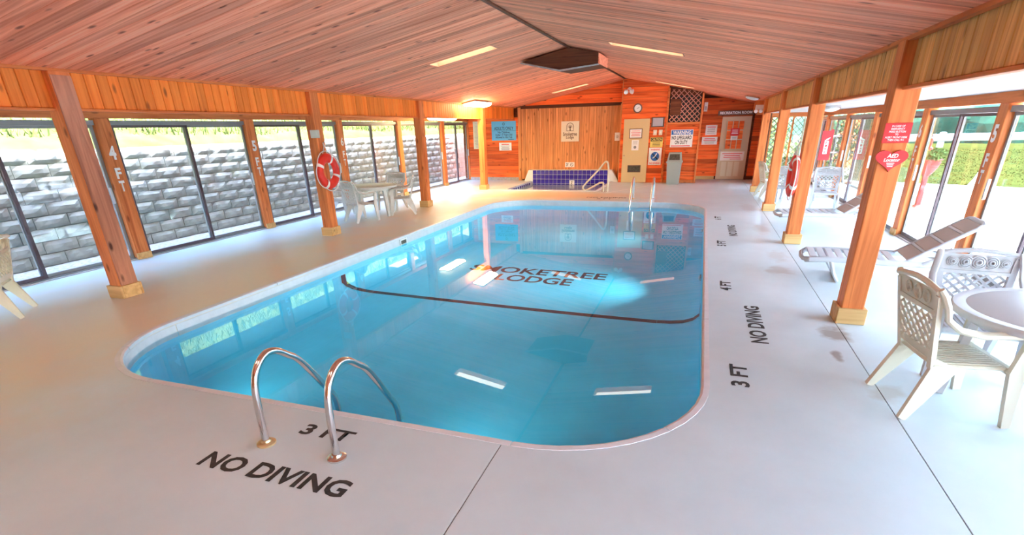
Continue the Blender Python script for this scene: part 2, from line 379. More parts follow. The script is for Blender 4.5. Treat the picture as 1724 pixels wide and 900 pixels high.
# coping: an upper lip and a lower face, in segments with joints
def coping(inset_in, inset_out, z0, z1, cuts, name):
    outer = rrect(PX0 - inset_out, PX1 + inset_out, PY0 - inset_out, PY1 + inset_out, PR + inset_out, 12)
    inner = rrect(PX0 + inset_in, PX1 - inset_in, PY0 + inset_in, PY1 - inset_in, PR - inset_in, 12)
    # dense param around: insert points on straights
    def dens(p):
        out = []
        for i in range(len(p)):
            a = Vector(p[i]); c = Vector(p[(i + 1) % len(p)]); L = (c - a).length; k = 1 if L < .5 else 12
            out += [tuple(a + (c - a) * t / k) for t in range(k)]
        return out
    O, I = dens(outer), dens(inner); N_ = len(O); step = N_ // cuts
    for c in range(cuts):
        ids = [(c * step + j) % N_ for j in range(step + 1)] if c < cuts - 1 else [(c * step + j) % N_ for j in range(N_ - c * step + 1)]
        mb = MB(); vs = []; L = len(ids)
        for q, i in enumerate(ids):
            o_, i_ = Vector(O[i]), Vector(I[i])
            if q in (0, L - 1):
                nb = ids[1] if q == 0 else ids[L - 2]; dv = (Vector(O[nb]) - o_).normalized() * .006; o_ = o_ + dv; i_ = i_ + dv
            md = i_ + (o_ - i_) * .3
            vs += [(o_.x, o_.y, z0), (i_.x, i_.y, z0), (i_.x, i_.y, z1 - .008), (md.x, md.y, z1), (o_.x, o_.y, z1)]
        fs = [(q * 5 + k, q * 5 + (k + 1) % 5, (q + 1) * 5 + (k + 1) % 5, (q + 1) * 5 + k) for q in range(L - 1) for k in range(5)]
        fs += [[0, 1, 2, 3, 4], [(L - 1) * 5 + k for k in (4, 3, 2, 1, 0)]]
        mb.add(vs, fs).build(name, 'coping', basin, smooth=False)
coping(.014, .05, -.036, .004, 13, 'coping_lip')
coping(.004, .03, -.3, -.044, 11, 'coping_face')
# skimmer in the left face
sk = tag(empty('pool_skimmer', (PX0 + .006, 9.02, WZ + .0)), 'white framed skimmer opening in the long coping opposite the right deck', 'skimmer')
b = MB()
for a in ((-.13, .13, .06, .085), (-.13, .13, -.085, -.06), (-.13, -.105, -.06, .06), (.105, .13, -.06, .06)): b.box(0, .02, a[0], a[1], a[2], a[3])
b.build('skimmer_frame', 'white', sk)
b = MB(); b.box(0, .008, -.105, .105, -.06, .06); b.build('opening', 'vent', sk)
wm = MB(); rp = rrect(PX0 + .002, PX1 - .002, PY0 + .002, PY1 - .002, PR - .002, 10); wm.add([(x, y, WZ) for x, y in rp], [list(range(len(rp)))])
tag(wm.build('pool_water', 'water'), 'still turquoise water filling the large swimming pool', 'water')

# unseen underwater lamps added in the near and right walls to brighten the water
def added_pool_lamp(label, loc, d, watts):
    t = tag(empty('added_pool_lamp', loc), label, 'added pool lamp', 'added underwater lamps'); q = Vector(d).to_track_quat('Z', 'Y').to_euler()
    MB().lathe([(.13, 0), (.13, .02), (.1, .03)], 24).build('added_lamp_bezel', 'steel', t, (0, 0, 0), q, True)
    MB().lathe([(.1, .018), (.07, .035), (.001, .04)], 24).build('lens', 'white', t, (0, 0, 0), q, True)
    ld = bpy.data.lights.new('added_pool_light', 'AREA'); ld.shape = 'DISK'; ld.size = .2; ld.energy = watts; ld.color = (.8, .95, 1); ld.spread = 1.7
    lo = bpy.data.objects.new('added_pool_light', ld); COL.objects.link(lo); lo.parent = t; lo.location = Vector(d) * .06; lo.rotation_euler = Vector(d).to_track_quat('-Z', 'Y').to_euler()
for xx, lb in ((-4.1, 'left added underwater lamp in the near pool wall'), (-1.6, 'right added underwater lamp in the near pool wall')): added_pool_lamp(lb, (xx, PY0 + .012, -.62), (0, 1, 0), .3)
for yy, lb in ((8.4, 'nearer added underwater lamp in the right pool wall'), (12.2, 'farther added underwater lamp in the right pool wall')): added_pool_lamp(lb, (PX1 - .012, yy, -.75), (-1, 0, 0), 1.7)
# ladders
def ladder(name, x0, x1, yb, sgn, label, grp):
    t = tag(empty(name, ((x0 + x1) / 2, yb, 0)), label, 'pool ladder', grp)
    for x in (x0, x1):
        xx = x - (x0 + x1) / 2
        pts = [(xx, 0, 0), (xx, .005, .28), (xx, .025, .45), (xx, .075, .545), (xx, .16, .6), (xx, .25, .585), (xx, .34, .52), (xx, .45, .42), (xx, .66, .1), (xx, .72, -.0), (xx, .745, -.1), (xx, .745, -.25), (xx, .745, -.85)]
        # smooth by subdividing with catmull-rom
        P = [Vector((a, b_ * sgn, c)) for a, b_, c in pts]; S = []
        for i in range(len(P) - 1):
            p0 = P[max(i - 1, 0)]; p1 = P[i]; p2 = P[i + 1]; p3 = P[min(i + 2, len(P) - 1)]
            for k in range(4):
                u = k / 4; S.append(.5 * ((2 * p1) + (p2 - p0) * u + (2 * p0 - 5 * p1 + 4 * p2 - p3) * u * u + (3 * p1 - p0 - 3 * p2 + p3) * u ** 3))
        S.append(P[-1])
        MB().tube(S, .024, 12).build('handrail', 'steel', t, smooth=True)
        MB().lathe([(.062, 0), (.062, .012), (.05, .02), (.035, .022), (.03, .035)], 20).build('floor_flange', 'brass' if x == x0 else 'steel', t, (xx, 0, .001), smooth=True)
    for z in (-.35, -.65): MB().cbox(-.28, .28, -.05, .05, -.015, .015, .008).build('step', 'resin_w', t, (0, .745 * sgn, z))
    return t
ladder('pool_ladder', -2.58, -2.01, 2.21, 1, 'steel pool ladder rails beside the large painted NO DIVING lettering', 'pool ladders')
ladder('pool_ladder', -1.72, -1.17, 15.35, -1, 'distant steel pool ladder rails at the far pool end near the cream door', 'pool ladders')

# ------------------------------------------------------------------ ceiling
WELLS = [(-4.33, 9.85), (-1.08, 10.05), (-4.5, 19.1), (-1.08, 19.1), (-4.33, .9), (-1.08, .9)]
WHL, WHW = .63, .2          # half length and half width of a recessed lamp well
def slope(name, xa, za, xb, zb_):
    dx, dz = xb - xa, zb_ - za; L = math.hypot(dx, dz); ang = math.atan2(dz, dx)
    ws = sorted((yc, (xc - xa) / math.cos(ang)) for xc, yc in WELLS if min(xa, xb) < xc < max(xa, xb))
    c = MB(); y = Y0
    for yc, sc0 in ws:
        c.box(0, L, y, yc - WHW - .03, .024, .09)
        c.box(0, sc0 - WHL - .01, yc - WHW - .03, yc + WHW + .03, .024, .09); c.box(sc0 + WHL + .01, L, yc - WHW - .03, yc + WHW + .03, .024, .09); y = yc + WHW + .03
    c.box(0, L, y, 21.75, .024, .09)
    rz = struct(c.build(name, 'roof', None, (xa, 0, za), (0, -ang, 0)))
    me = MB().cbox(.0, L, -.0635, .0635, 0, .022, .004).mesh('plank', 'ceil')
    y = Y0 + .065
    while y < 21.7:
        cut = [w_ for w_ in ws if abs(w_[0] - y) < WHW + .0635]
        if not cut: link('plank', me, rz, (0, y, 0))
        else:
            yc, sc0 = cut[0]; lo, hi = y - .0635, y + .0635
            MB().cbox(0, sc0 - WHL, -.0635, .0635, 0, .022, .004).build('plank', 'ceil', rz, (0, y, 0))
            MB().cbox(sc0 + WHL, L, -.0635, .0635, 0, .022, .004).build('plank', 'ceil', rz, (0, y, 0))
            if lo < yc - WHW - .004: MB().box(sc0 - WHL, sc0 + WHL, -.0635, yc - WHW - y, 0, .022).build('plank', 'ceil', rz, (0, y, 0))
            if hi > yc + WHW + .004: MB().box(sc0 - WHL, sc0 + WHL, yc + WHW - y, .0635, 0, .022).build('plank', 'ceil', rz, (0, y, 0))
        y += .131
    return rz
slope('ceiling', LX - .02, LZ, RX, RZ)
slope('ceiling', RX, RZ, EX + .02, EZ)
b = MB()
b.box(-.025, .025, Y0, 21.5, -.004, .02); struct(b.build('trim_1', 'darkwood', None, (RX, 0, RZ - .03)))
for nm, x, z, sx in (('trim_2', LX + .05, LZ + .0, 1), ('trim_3', EX - .05, EZ + .0, -1)):
    b = MB(); b.box(-.03, .03, Y0, 20.6, -.012, .03); struct(b.build(nm, 'beam_y', None, (x, 0, z)))
# roof above; its unseen eaves are lengthened to hold back sun and sky
b = MB(); b.prism([(WL - 1.32, 2.27), (LX, 2.9), (RX, 3.75), (EX, 2.9), (WR + 1.9, 2.15), (WR + 1.9, 2.21), (EX, 3.0), (RX, 3.85), (LX, 3.0), (WL - 1.32, 2.33)], Y0 - .3, 22.1, Matrix(((1, 0, 0, 0), (0, 0, 1, 0), (0, 1, 0, 0), (0, 0, 0, 1))))
struct(b.build('roof', 'roof'))
b = MB(); b.box(WL - .2, LX - .05, Y0, 20.8, 2.33, 2.38); struct(b.build('ceiling_left_aisle', 'whiteceil'))
b = MB(); b.box(EX + .05, WR + .3, Y0, 21.7, 2.185, 2.23); struct(b.build('ceiling_right_aisle', 'whiteceil'))

# hanging box on the ridge
hb = tag(empty('ridge_box', (RX, 11.7, 3.2)), 'dark wooden box hung under the ceiling ridge with a pale lower rim', 'ceiling box')
poly = [(-1.01, .0), (0, .21), (.61, .08), (.61, -.11), (-.19, -.18)]
XZ = Matrix(((1, 0, 0, 0), (0, 0, 1, 0), (0, 1, 0, 0), (0, 0, 0, 1)))
MB().prism(poly, .02, 1.05, XZ).build('box_body', 'darkwood', hb)
MB().prism([(.612, .08), (.63, .075), (.63, -.11), (.612, -.11)], .0, 1.05, XZ).build('side_panel', 'ceil', hb)
MB().prism([(-1.03, -.01), (-.19, -.185), (.63, -.115), (.63, -.135), (-.19, -.215), (-1.03, -.03)], -.02, .05, XZ).build('lower_rim', 'whiteceil', hb)

# ceiling strip lamps
def strip(label, xc, yc, em=True):
    m = (RZ - LZ) / (RX - LX) if xc < RX else (EZ - RZ) / (EX - RX); a = math.atan(m)
    t = tag(empty('strip_lamp', (xc, yc, ceil_z(xc) - .002)), label, 'ceiling lamp', 'strip lamps on the sloping ceiling'); t.rotation_euler = (0, -a, 0)
    h = MB(); e = .004
    for q in ((-WHL + e, -WHL + .014, -WHW + e, WHW - e), (WHL - .014, WHL - e, -WHW + e, WHW - e), (-WHL + .014, WHL - .014, -WHW + e, -WHW + .014), (-WHL + .014, WHL - .014, WHW - .014, WHW - e)): h.box(*q, .004, .15)
    h.box(-WHL + e, WHL - e, -WHW + e, WHW - e, .15, .16)
    h.build('housing', 'wellwood', t)
    MB().box(-WHL + .016, WHL - .016, -WHW + .016, WHW - .016, .12, .145).build('diffuser', 'striplamp', t)
strip('recessed strip lamp in the left ceiling slope over the pool', -4.33, 9.85)
strip('long recessed strip lamp in the right slope beside the ridge box', -1.08, 10.05)
strip('far recessed strip lamp in the left slope above the vertical panelling', -4.5, 19.1)
strip('far recessed strip lamp in the right slope above the lattice', -1.08, 19.1)
strip('added out-of-view strip lamp in the left slope above the near pool end', -4.33, .9)  # unseen pair added over the near end for more light
strip('added out-of-view strip lamp in the right slope above the near pool end', -1.08, .9)
def wrap(label, x, y, z, tilt=0):
    t = tag(empty('wrap_lamp', (x, y, z)), label, 'ceiling lamp', 'lit lamps at the left eave'); t.rotation_euler = (0, tilt, 0)
    MB().cbox(-.2, .2, -.72, .72, -.03, 0, .008).build('housing', 'lampbody', t)
    p = [(-.19, -.03), (-.16, -.075), (-.09, -.1), (.09, -.1), (.16, -.075), (.19, -.03)]
    MB().prism(p, -.7, .7, XZ).build('diffuser', 'lampglow', t)
wrap('glowing rectangular lamp on the ceiling at the far left eave', -6.76, 16.3, 2.685, -math.atan((RZ - LZ) / (RX - LX)))
wrap('glowing rectangular lamp hidden in the left aisle ceiling', -8.1, 16.5, 2.325)
def dome(label, x, y, z, r, tilt):
    t = tag(empty('dome_lamp', (x, y, z)), label, 'ceiling lamp'); t.rotation_euler = (0, tilt, 0)
    MB().lathe([(r * .95, -.002), (r, -.02), (r, -.045), (r * .9, -.05)], 28).build('rim', 'steel', t, smooth=True)
    MB().lathe([(r * .88, -.046), (r * .8, -.075), (r * .5, -.1), (.01, -.11)], 28).build('diffuser', 'white', t, smooth=True)
dome('round white ceiling lamp with metal rim above the recreation room door', 1.18, 17.6, ceil_z(1.18) - .004, .21, -math.atan((EZ - RZ) / (EX - RX)))
dome('round white lamp under the pale right aisle ceiling', 2.3, 12.6, 2.183, .17, 0)

# ------------------------------------------------------------------ friezes
def frieze(name, x, z0, z1, ys, mat, th=.03):
    bk = MB(); bk.box(x - .01 if x < 0 else x + th, x if x < 0 else x + th + .01, Y0, 20.7, z0, z1 + .25)
    p = struct(bk.build(name, 'darkwood'))
    me = MB().cbox(0, th, -.0675, .0675, z0, z1 + .02, .007).mesh('board', mat)
    y = Y0 + .07
    while y < 20.6:
        link('board', me, p, (x, y, 0)); y += .14
    b = MB(); b.cbox(x - .03, x + th + .03, Y0, 20.7, z0 - .03, z0 - .002, .005); b.build('lower_rail', 'beam_y', p)
    return p
frieze('trim_4', -7.1, 2.265, 2.665, None, 'frieze_l')
frieze('trim_5', 1.6, 2.175, 2.54, None, 'frieze_r')

# ------------------------------------------------------------------ posts
def post(x0, x1, y0, y1, top, label, nm='wooden_post'):
    t = tag(empty(nm, ((x0 + x1) / 2, (y0 + y1) / 2, 0)), label, 'post', 'wooden posts along the pool')
    hx, hy = (x1 - x0) / 2, (y1 - y0) / 2
    MB().cbox(-hx, hx, -hy, hy, 0.002, top, .008).build('shaft', 'post', t)
    tk = .03
    for a in ((-hx - tk, hx + tk, -hy - tk, -hy - .001), (-hx - tk, hx + tk, hy + .001, hy + tk), (-hx - tk, -hx - .001, -hy, hy), (hx + .001, hx + tk, -hy, hy)):
        MB().cbox(a[0], a[1], a[2], a[3], .001, .165, .005).build('base_board', 'base', t)
    return t
LP = [(4.4, 'massive weathered post with dark knots beside the 4 FT numerals, nearest on the left'), (8.74, 'left wooden post carrying the round life ring'), (12.9, 'left wooden post behind the lattice-back chairs'), (17.2, 'thin looking far left post in front of the blue sign'), (.2, 'left wooden post out by the near room end')]
for y, lb in LP:
    t = post(-7.17, -6.97, y, y + .23, 2.64, lb)
    if abs(y - 4.4) < .01: MB().cbox(.101, .113, -.112, .112, .17, 2.6, .003).build('face_board', 'weathered', t)
RP = [(5.78, 'near right wooden post carrying the red heart sign'), (9.82, 'right wooden post with the life ring on its pool side'), (13.62, 'right wooden post just beyond the ring post'), (17.5, 'farthest right wooden post by the recreation room corner'), (1.6, 'right wooden post out by the near room end')]
for y, lb in RP: post(1.515, 1.715, y, y + .22, 2.53, lb)

# ------------------------------------------------------------------ side walls: windows
def numeral(s, parent, x, y, z, facing, size=.2):
    rot = (PI / 2, 0, PI / 2 if facing > 0 else -PI / 2)
    me = text_mesh(s, 1, .04, width=(size * .55, size), depth=0); me.materials.clear(); me.materials.append(M['white'])
    for v in me.vertices: v.co.z = 0
    link('painted_numeral', me, parent, (x, y, z), rot)
wn = 0; tn = 10
def side(xw, inn, mulls, ztop, names, texts, head_top):
    """xw wall plane (inner face); inn = +1 if the room lies at +x"""
    global wn, tn
    out = -inn
    def bx(a, b_, *r): lo, hi = sorted((xw + a * inn, xw + b_ * inn)); return (lo, hi) + r
    for i in range(len(mulls)):
        y = mulls[i]; mm = MB(); mm.cbox(*bx(-.14, .0, y - .12, y + .12, 0, ztop + .03), .008)
        o = struct(mm.build('trim_%d' % tn, 'post')); tn += 1
        MB().cbox(*bx(.001, .025, y - .13, y + .13, .001, .11), .004).build('base_board', 'base', o)
        if i in texts:
            for k, ch in enumerate(texts[i]): numeral(ch, o, xw + .004 * inn, y, 1.72 - (0, .33, .54)[k] * .95, inn, (.21, .17, .17)[k])
    for a, c in zip(mulls[:-1], mulls[1:]):
        y0, y1 = a + .121, c - .121; wn += 1
        f = MB()
        f.box(*bx(-.12, -.03, y0, y1, ztop - .07, ztop)); f.box(*bx(-.12, -.03, y0, y1, .0, .035))
        w_ = struct(f.build('window_%d' % wn, 'frame'))
        MB().box(*bx(-.14, .0, y0, y1, -.01, .018)).build('sill_track', 'frame_lt', w_)
        ym = (y0 + y1) / 2
        for k, (p0, p1, d) in enumerate(((y0, ym + .03, -.055), (ym - .03, y1, -.095))):
            e = MB(); wst = .05
            for (q0, q1) in ((p0, p0 + wst), (p1 - wst, p1)): e.box(*bx(d - .015, d + .015, q0, q1, .036, ztop - .071))
            e.box(*bx(d - .013, d + .013, p0, p1, .036, .085)); e.box(*bx(d - .013, d + .013, p0, p1, ztop - .11, ztop - .071))
            fr = e.build('sash_frame', 'bar' if k == 0 else 'frame', w_)
            MB().box(*bx(d - .003, d + .003, p0 + wst + .001, p1 - wst - .001, .086, ztop - .111)).build('pane', 'glass' if inn > 0 else 'glass_r', fr)
        e = MB(); e.cbox(*bx(-.03, .005, y1 - .1, y1 - .07, .95, 1.2), .006); e.build('handle', 'frame_lt', w_)
    h = MB(); h.cbox(*bx(-.14, .0, mulls[0], mulls[-1] + .12, ztop + .031, head_top), .006)
    struct(h.build(names, 'beam_y'))
LM = [-2.8, .22, 3.22, 6.25, 9.26, 12.3, 15.3, 18.36, 20.75]
side(WL, 1, LM, 2.2, 'wall_left', {3: '4FT', 4: '5FT', 5: '6FT'}, 2.34)
RM = [-2.0, .6, 3.3, 5.95, 8.51, 11.06, 13.9, 16.45, 18.9, 20.2]
side(WR, -1, RM, 2.03, 'wall_right', {4: '5FT', 5: '6FT'}, 2.19)

# ------------------------------------------------------------------ far walls
def siding(name, x0, x1, y, z0, z1, pitch, mat='siding', gable=False):
    bk = MB(); bk.box(x0, x1, y + .03, y + .12, 0, z1 if not gable else z0 + .1)
    p = struct(bk.build(name, 'darkwood')); z = z0
    while z < z1 - .02:
        zt = min(z + pitch - .006, z1); poly = [(x0, z), (x1, z), (x1, zt), (x0, zt)]
        if gable:
            ks = sorted(set([x0 + (x1 - x0) * q / 40 for q in range(41)] + ([RX] if x0 < RX < x1 else [])))
            top = [(q, min(zt, ceil_z(q) - .004)) for q in ks]; top = [t_ for t_ in top if t_[1] > z + .004]
            poly = ([(top[0][0], z), (top[-1][0], z)] + top[::-1]) if len(top) > 1 else None
        if poly:
            MB().prism(poly, y, y + .03, Matrix(((1, 0, 0, 0), (0, 0, 1, 0), (0, 1, 0, 0), (0, 0, 0, 1)))).build('siding_board', mat, p)
        z += pitch
    return p
siding('wall_far_left', -9.0, -6.86, YP, .12, 2.32, .145)
b = MB(); b.cbox(-9.0, -6.9, YP - .02, YP + .03, 0, .119, .005); struct(b.build('baseboard_far_left', 'whiteceil'))
wp = MB(); wp.box(-6.85, -2.86, YP + .03, YP + .12, 0, 2.9); wp = struct(wp.build('wall_far_panel', 'darkwood'))
pm = MB().cbox(-.0445, .0445, 0, .03, .05, 2.68, .005).mesh('panel_board', 'panel')
x = -6.72
while x < -2.95: link('panel_board', pm, wp, (x, YP, 0)); x += .0915
b = MB(); b.cbox(-6.86, -2.86, YP - .03, YP + .03, 2.6, 2.7, .006); b.build('top_rail', 'darkwood', wp)
for i, (xa, xb, mt) in enumerate(((-6.89, -6.77, 'panel'), (-2.96, -2.86, 'panel'))):
    b = MB(); b.cbox(xa, xb, YP - .05, YP + .03, 0, 2.66, .008); struct(b.build('trim_%d' % (40 + i), mt))
siding('wall_far_gable', -7.0, -2.87, YP + .0, 2.71, 3.45, .15, gable=True)
b = MB(); b.box(-2.86, -2.84, YF, YP + .1, 0, 3.4); struct(b.build('wall_far_return', 'panel'))
siding('wall_far_door', -2.84, -1.29, YF, 0.0, 3.4, .165, gable=True)
siding('wall_far_bin', -1.27, -.18, YF, 0.1, 1.93, .145)
b = MB(); b.cbox(-1.27, -.18, YF - .015, YF + .03, 0, .095, .005); struct(b.build('baseboard_far_bin', 'beam_x'))
siding('wall_far_recess', -.16, 1.9, YR, .12, 2.75, .15, gable=True)
b = MB(); b.cbox(-.16, .5, YR - .02, YR + .03, 0, .119, .005); struct(b.build('baseboard_far_recess', 'base'))
b = MB(); b.box(-.19, -.165, YF + .12, YR + .1, 0, 2.95); struct(b.build('wall_recess_side', 'siding'))
sb = MB(); sb.box(1.93, 1.99, YF - .2, YR + .1, 0, 2.18); sb = struct(sb.build('wall_recess_right', 'darkwood'))
for k in range(9):
    b = MB(); b.cbox(1.9, 1.93, YF - .2 + k * .165, YF - .04 + k * .165, .0, 2.18, .006); b.build('board', 'post', sb)
b = MB(); b.cbox(-1.32, -1.25, YF - .04, YF + .02, 0, 3.06, .006); struct(b.build('trim_42', 'beam_x'))
b = MB(); b.cbox(-.2, -.14, YF - .04, YF + .02, 0, 2.86, .006); struct(b.build('trim_43', 'post'))
b = MB(); b.box(1.75, 1.95, YR - .3, YR, 2.15, 2.75); struct(b.build('wall_recess_head', 'siding'))
for i, (xa, xb, yy) in enumerate(((-9.3, -2.8, YP + .13), (-2.84, -.17, YF + .13), (-.2, 2.0, YR + .13))):
    b = MB(); b.box(xa, xb, yy, yy + .08, -.2, 3.75); struct(b.build('wall_far_backing_%d' % (i + 1), 'darkwood'))
b = MB(); b.box(-9.6, .6, 22.15, 36, -.1, 3.6); struct(b.build('shade_block_beyond', 'siding'))  # unseen block added past the far wall to shade the left stonework
# back wall behind the viewpoint
b = MB(); b.box(WL - .2, WR + .3, Y0 - .12, Y0, 0, 3.6); struct(b.build('wall_back', 'panel'))
# end glazing of the right aisle
ew = MB()
for a in ((2.0, 2.06, 0, 2.18), (3.3, 3.4, 0, 2.18), (2.06, 3.3, 2.05, 2.18), (2.06, 3.3, 0, .06), (2.66, 2.71, .06, 2.05)): ew.box(a[0], a[1], 20.2, 20.26, a[2], a[3])
ew = struct(ew.build('window_%d' % (wn + 1), 'beam_x'))
for xa, xb in ((2.061, 2.659), (2.711, 3.299)): MB().box(xa, xb, 20.225, 20.231, .061, 2.049).build('pane', 'glass', ew)

# lattice clipping helper
def lattice(parent, w0, w1, h0, h1, pitch, sw, th, to3, mat, name='slat', holes=None):
    """diagonal slats over the rectangle [w0,w1]x[h0,h1]; to3(u,v,d)->xyz"""
    for sgn, dd in ((1, 0), (-1, th)):
        c0 = (h0 - w1) if sgn == 1 else (h0 + w0); c1 = (h1 - w0) if sgn == 1 else (h1 + w1)
        c = c0 + pitch * .5
        while c < c1:
            ua, ub = (max(w0, h0 - c), min(w1, h1 - c)) if sgn == 1 else (max(w0, c - h1), min(w1, c - h0))
            segs = [(ua, ub)]
            if ub - ua > .03:
                for (u0, u1) in segs:
                    v0, v1 = (u0 + c, u1 + c) if sgn == 1 else (c - u0, c - u1)
                    du, dv = u1 - u0, v1 - v0; L = math.hypot(du, dv); nu, nv = -dv / L * sw / 2, du / L * sw / 2
                    m = MB(); vs = []
                    for d in (dd, dd + th * .95):
                        for (u, v, s) in ((u0, v0, 1), (u1, v1, 1), (u1, v1, -1), (u0, v0, -1)):
                            vs.append(to3(min(max(u + nu * s, w0), w1), min(max(v + nv * s, h0), h1), d))
                    m.add(vs, [(0, 1, 2, 3), (7, 6, 5, 4), (0, 4, 5, 1), (1, 5, 6, 2), (2, 6, 7, 3), (3, 7, 4, 0)])
                    m.build(name, mat, parent)
            c += pitch
lt = tag(empty('lattice_screen', (-.72, YF, 1.95)), 'dark diagonal wood lattice high on the wall above the warning sign', 'lattice')
lattice(lt, -.5, .5, .04, 1.06, .165, .036, .012, lambda u, v, d: (u, -.03 + d, v if v < .86 or u < -.0 else min(v, 1.0)), 'lattice_in')
MB().box(-.53, .53, .06, .07, 0, .86).build('backing', 'black', lt)  # black sheet painted in as the dark void behind the slats
MB().cbox(-.49, -.14, -.045, -.032, .26, .76, .004).build('patch_board', 'darkwood', lt)
MB().cbox(-.53, .53, -.03, .02, -.03, .035, .005).build('lower_rail', 'beam_x', lt)
# ------------------------------------------------------------------ doors
def door_base(nm, x0, x1, y, z1, mat):
    b = MB(); b.cbox(x0, x1, y - .03, y + .02, .012, z1, .006); return struct(b.build(nm, mat))
d1 = door_base('door_1', -2.74, -1.85, YF - .02, 2.13, 'cream')
MB().cbox(-2.52, -2.06, YF - .07, YF - .051, .36, .6, .004).build('vent_frame', 'signbrown', d1)
MB().box(-2.49, -2.09, YF - .076, YF - .07, .39, .57).build('vent_grille', 'vent', d1)
MB().lathe([(.025, 0), (.03, .03), (.02, .06), (.001, .065)], 14).build('knob', 'steel', d1, (-2.67, YF - .051, .93), (PI / 2, 0, 0), smooth=True)
d2 = door_base('door_2', .55, 1.52, YR - .02, 2.13, 'beige')
fz = YR - .05
MB().box(.74, 1.3, fz - .008, fz - .002, 1.06, 1.98).build('window_backing', 'siding', d2)
for k in range(3):
    for j in range(3): MB().box(.765 + k * .185, .925 + k * .185, fz - .016, fz - .012, 1.09 + j * .3, 1.36 + j * .3).build('pane', 'glass', d2)
for xx in (.735, .93, 1.115, 1.3): MB().cbox(xx - .014, xx + .014, fz - .022, fz - .001, 1.04, 2.0, .004).build('muntin', 'beige', d2)
for zz in (1.05, 1.37, 1.68, 1.99): MB().cbox(.72, 1.315, fz - .021, fz - .001, zz - .014, zz + .014, .004).build('muntin', 'beige', d2)
for xx in (.7, .92, 1.14): MB().cbox(xx, xx + .17, fz - .006, fz - .001, .12, .62, .002).build('door_panel', 'signcream', d2)
MB().lathe([(.025, 0), (.03, .03), (.02, .06), (.001, .065)], 14).build('knob', 'steel', d2, (.61, fz, 1.0), (PI / 2, 0, 0), smooth=True)
for i, (xa, xb) in enumerate(((1.53, 1.6),)):
    b = MB(); b.cbox(xa, xb, YR - .06, YR, 0, 2.2, .005); struct(b.build('trim_%d' % (44 + i), 'darkwood'))

# ------------------------------------------------------------------ wall signs (face -y)
WROT = (PI / 2, 0, 0)
def sign(nm, label, cat, x0, x1, y, z0, z1, mat, th=.012, grp=None):
    t = tag(empty(nm, ((x0 + x1) / 2, y, (z0 + z1) / 2)), label, cat, grp); hx, hz = (x1 - x0) / 2, (z1 - z0) / 2
    MB().cbox(-hx, hx, -th, -.001, -hz, hz, .003).build('plate', mat, t); t['th'] = th; return t
def stext(t, s, w_, h_, x, z, mat, bold=.02, dy=.0015): return text(s, w_, h_, mat, t, (x, -t['th'] - dy, z), WROT, bold)
def srect(t, x0, x1, z0, z1, mat, nm='print_block', dy=.001):
    return MB().box(x0, x1, -t['th'] - dy, -t['th'] - dy * .2, z0, z1).build(nm, mat, t)
def lines(t, zs, w_, mat, h_=.012, x=0):
    for z in zs:
        k = w_ * random.uniform(.75, 1); srect(t, x - k / 2, x + k / 2, z - h_ / 2, z + h_ / 2, mat, 'print_line')
YS = YF - .004; YQ = YP - .004
t = sign('notice_sign', 'bright blue adults only sign on the far left red siding', 'sign', -8.0, -6.98, YQ, 1.5, 2.2, 'skyblue')
stext(t, 'ADULTS ONLY', .8, .12, 0, .09, 'navy', .02); srect(t, -.5, .5, .005, .012, 'navy')
for s, z, w_ in (('No Children', -.05, .5), ('Under 13 Years Old', -.14, .7), ('Allowed in Hot Tub', -.23, .7)): stext(t, s, w_, .075, 0, z, 'navy', .02)
text('o', .1, .1, 'navy', t, (0, -t['th'] - .0015, .25), WROT, .0); lines(t, (-.31,), .3, 'navy', .014, .3)
t = sign('notice_sign', 'small white notice with red print below the blue sign', 'sign', -7.7, -7.18, YQ, 1.13, 1.42, 'white')
lines(t, (.08,), .4, 'signred', .03); lines(t, (.02, -.03, -.07, -.11), .4, 'navy', .014)
t = sign('rules_sheet', 'tall pale rules sheet between far left window and post', 'sign', -8.8, -8.42, YQ, 1.2, 2.22, 'signcream')
lines(t, [.42 - .045 * k for k in range(20)], .26, 'frame', .012)
t = sign('emblem_sign', 'cream square emblem sign with arched tree on the vertical panelling', 'sign', -5.16, -4.47, YQ - .004, 1.42, 2.13, 'signcream', .03)
stext(t, 'Smoketree', .54, .13, 0, -.09, 'signbrown', .025); stext(t, 'Lodge', .3, .13, 0, -.22, 'signbrown', .025)
arch = [(-.13, .02), (-.13, .17)] + [(-.13 * math.cos(a), .17 + .12 * math.sin(a)) for a in [PI * k / 12 for k in range(1, 12)]] + [(.13, .17), (.13, .02), (-.13, .02)]
MB().tube([(a, 0, c) for a, c in arch], .009, 6).build('arch_outline', 'signbrown', t, (0, -.033, 0))
MB().tube([(0, 0, .02), (0, 0, .12)], [.022, .012], 6).build('tree_trunk', 'signbrown', t, (0, -.033, 0))
cr = MB()
for k in range(9):
    a = PI * (k + .5) / 9; cr.tube([(0, 0, .11), (.09 * math.cos(a), 0, .14 + .1 * math.sin(a))], [.006, .004], 5)
cr.build('tree_branches', 'signbrown', t, (0, -.033, 0))
t = sign('depth_sign', 'tiny white depth sign with a crossed diver circle above the tiles', 'sign', -4.99, -4.62, YQ - .004, .5, .68, 'white')
stext(t, "3'", .09, .11, -.1, 0, 'black', .03); MB().tube([(.08 + .055 * math.cos(a), 0, .055 * math.sin(a)) for a in [2 * PI * k / 16 for k in range(16)]], .007, 5, True).build('circle', 'black', t, (0, -.013, 0))
MB().tube([(.04, 0, .04), (.12, 0, -.04)], .006, 5).build('slash', 'black', t, (0, -.013, 0))
t = sign('wall_switch', 'small white control plate at the right edge of the panelling', 'switch', -3.12, -2.94, YQ - .05, 1.42, 1.7, 'white', .02)
MB().lathe([(.05, 0), (.05, .02), (.035, .025)], 18).build('dial', 'frame_lt', t, (0, -.021, 0), WROT)
YD = YF - .052
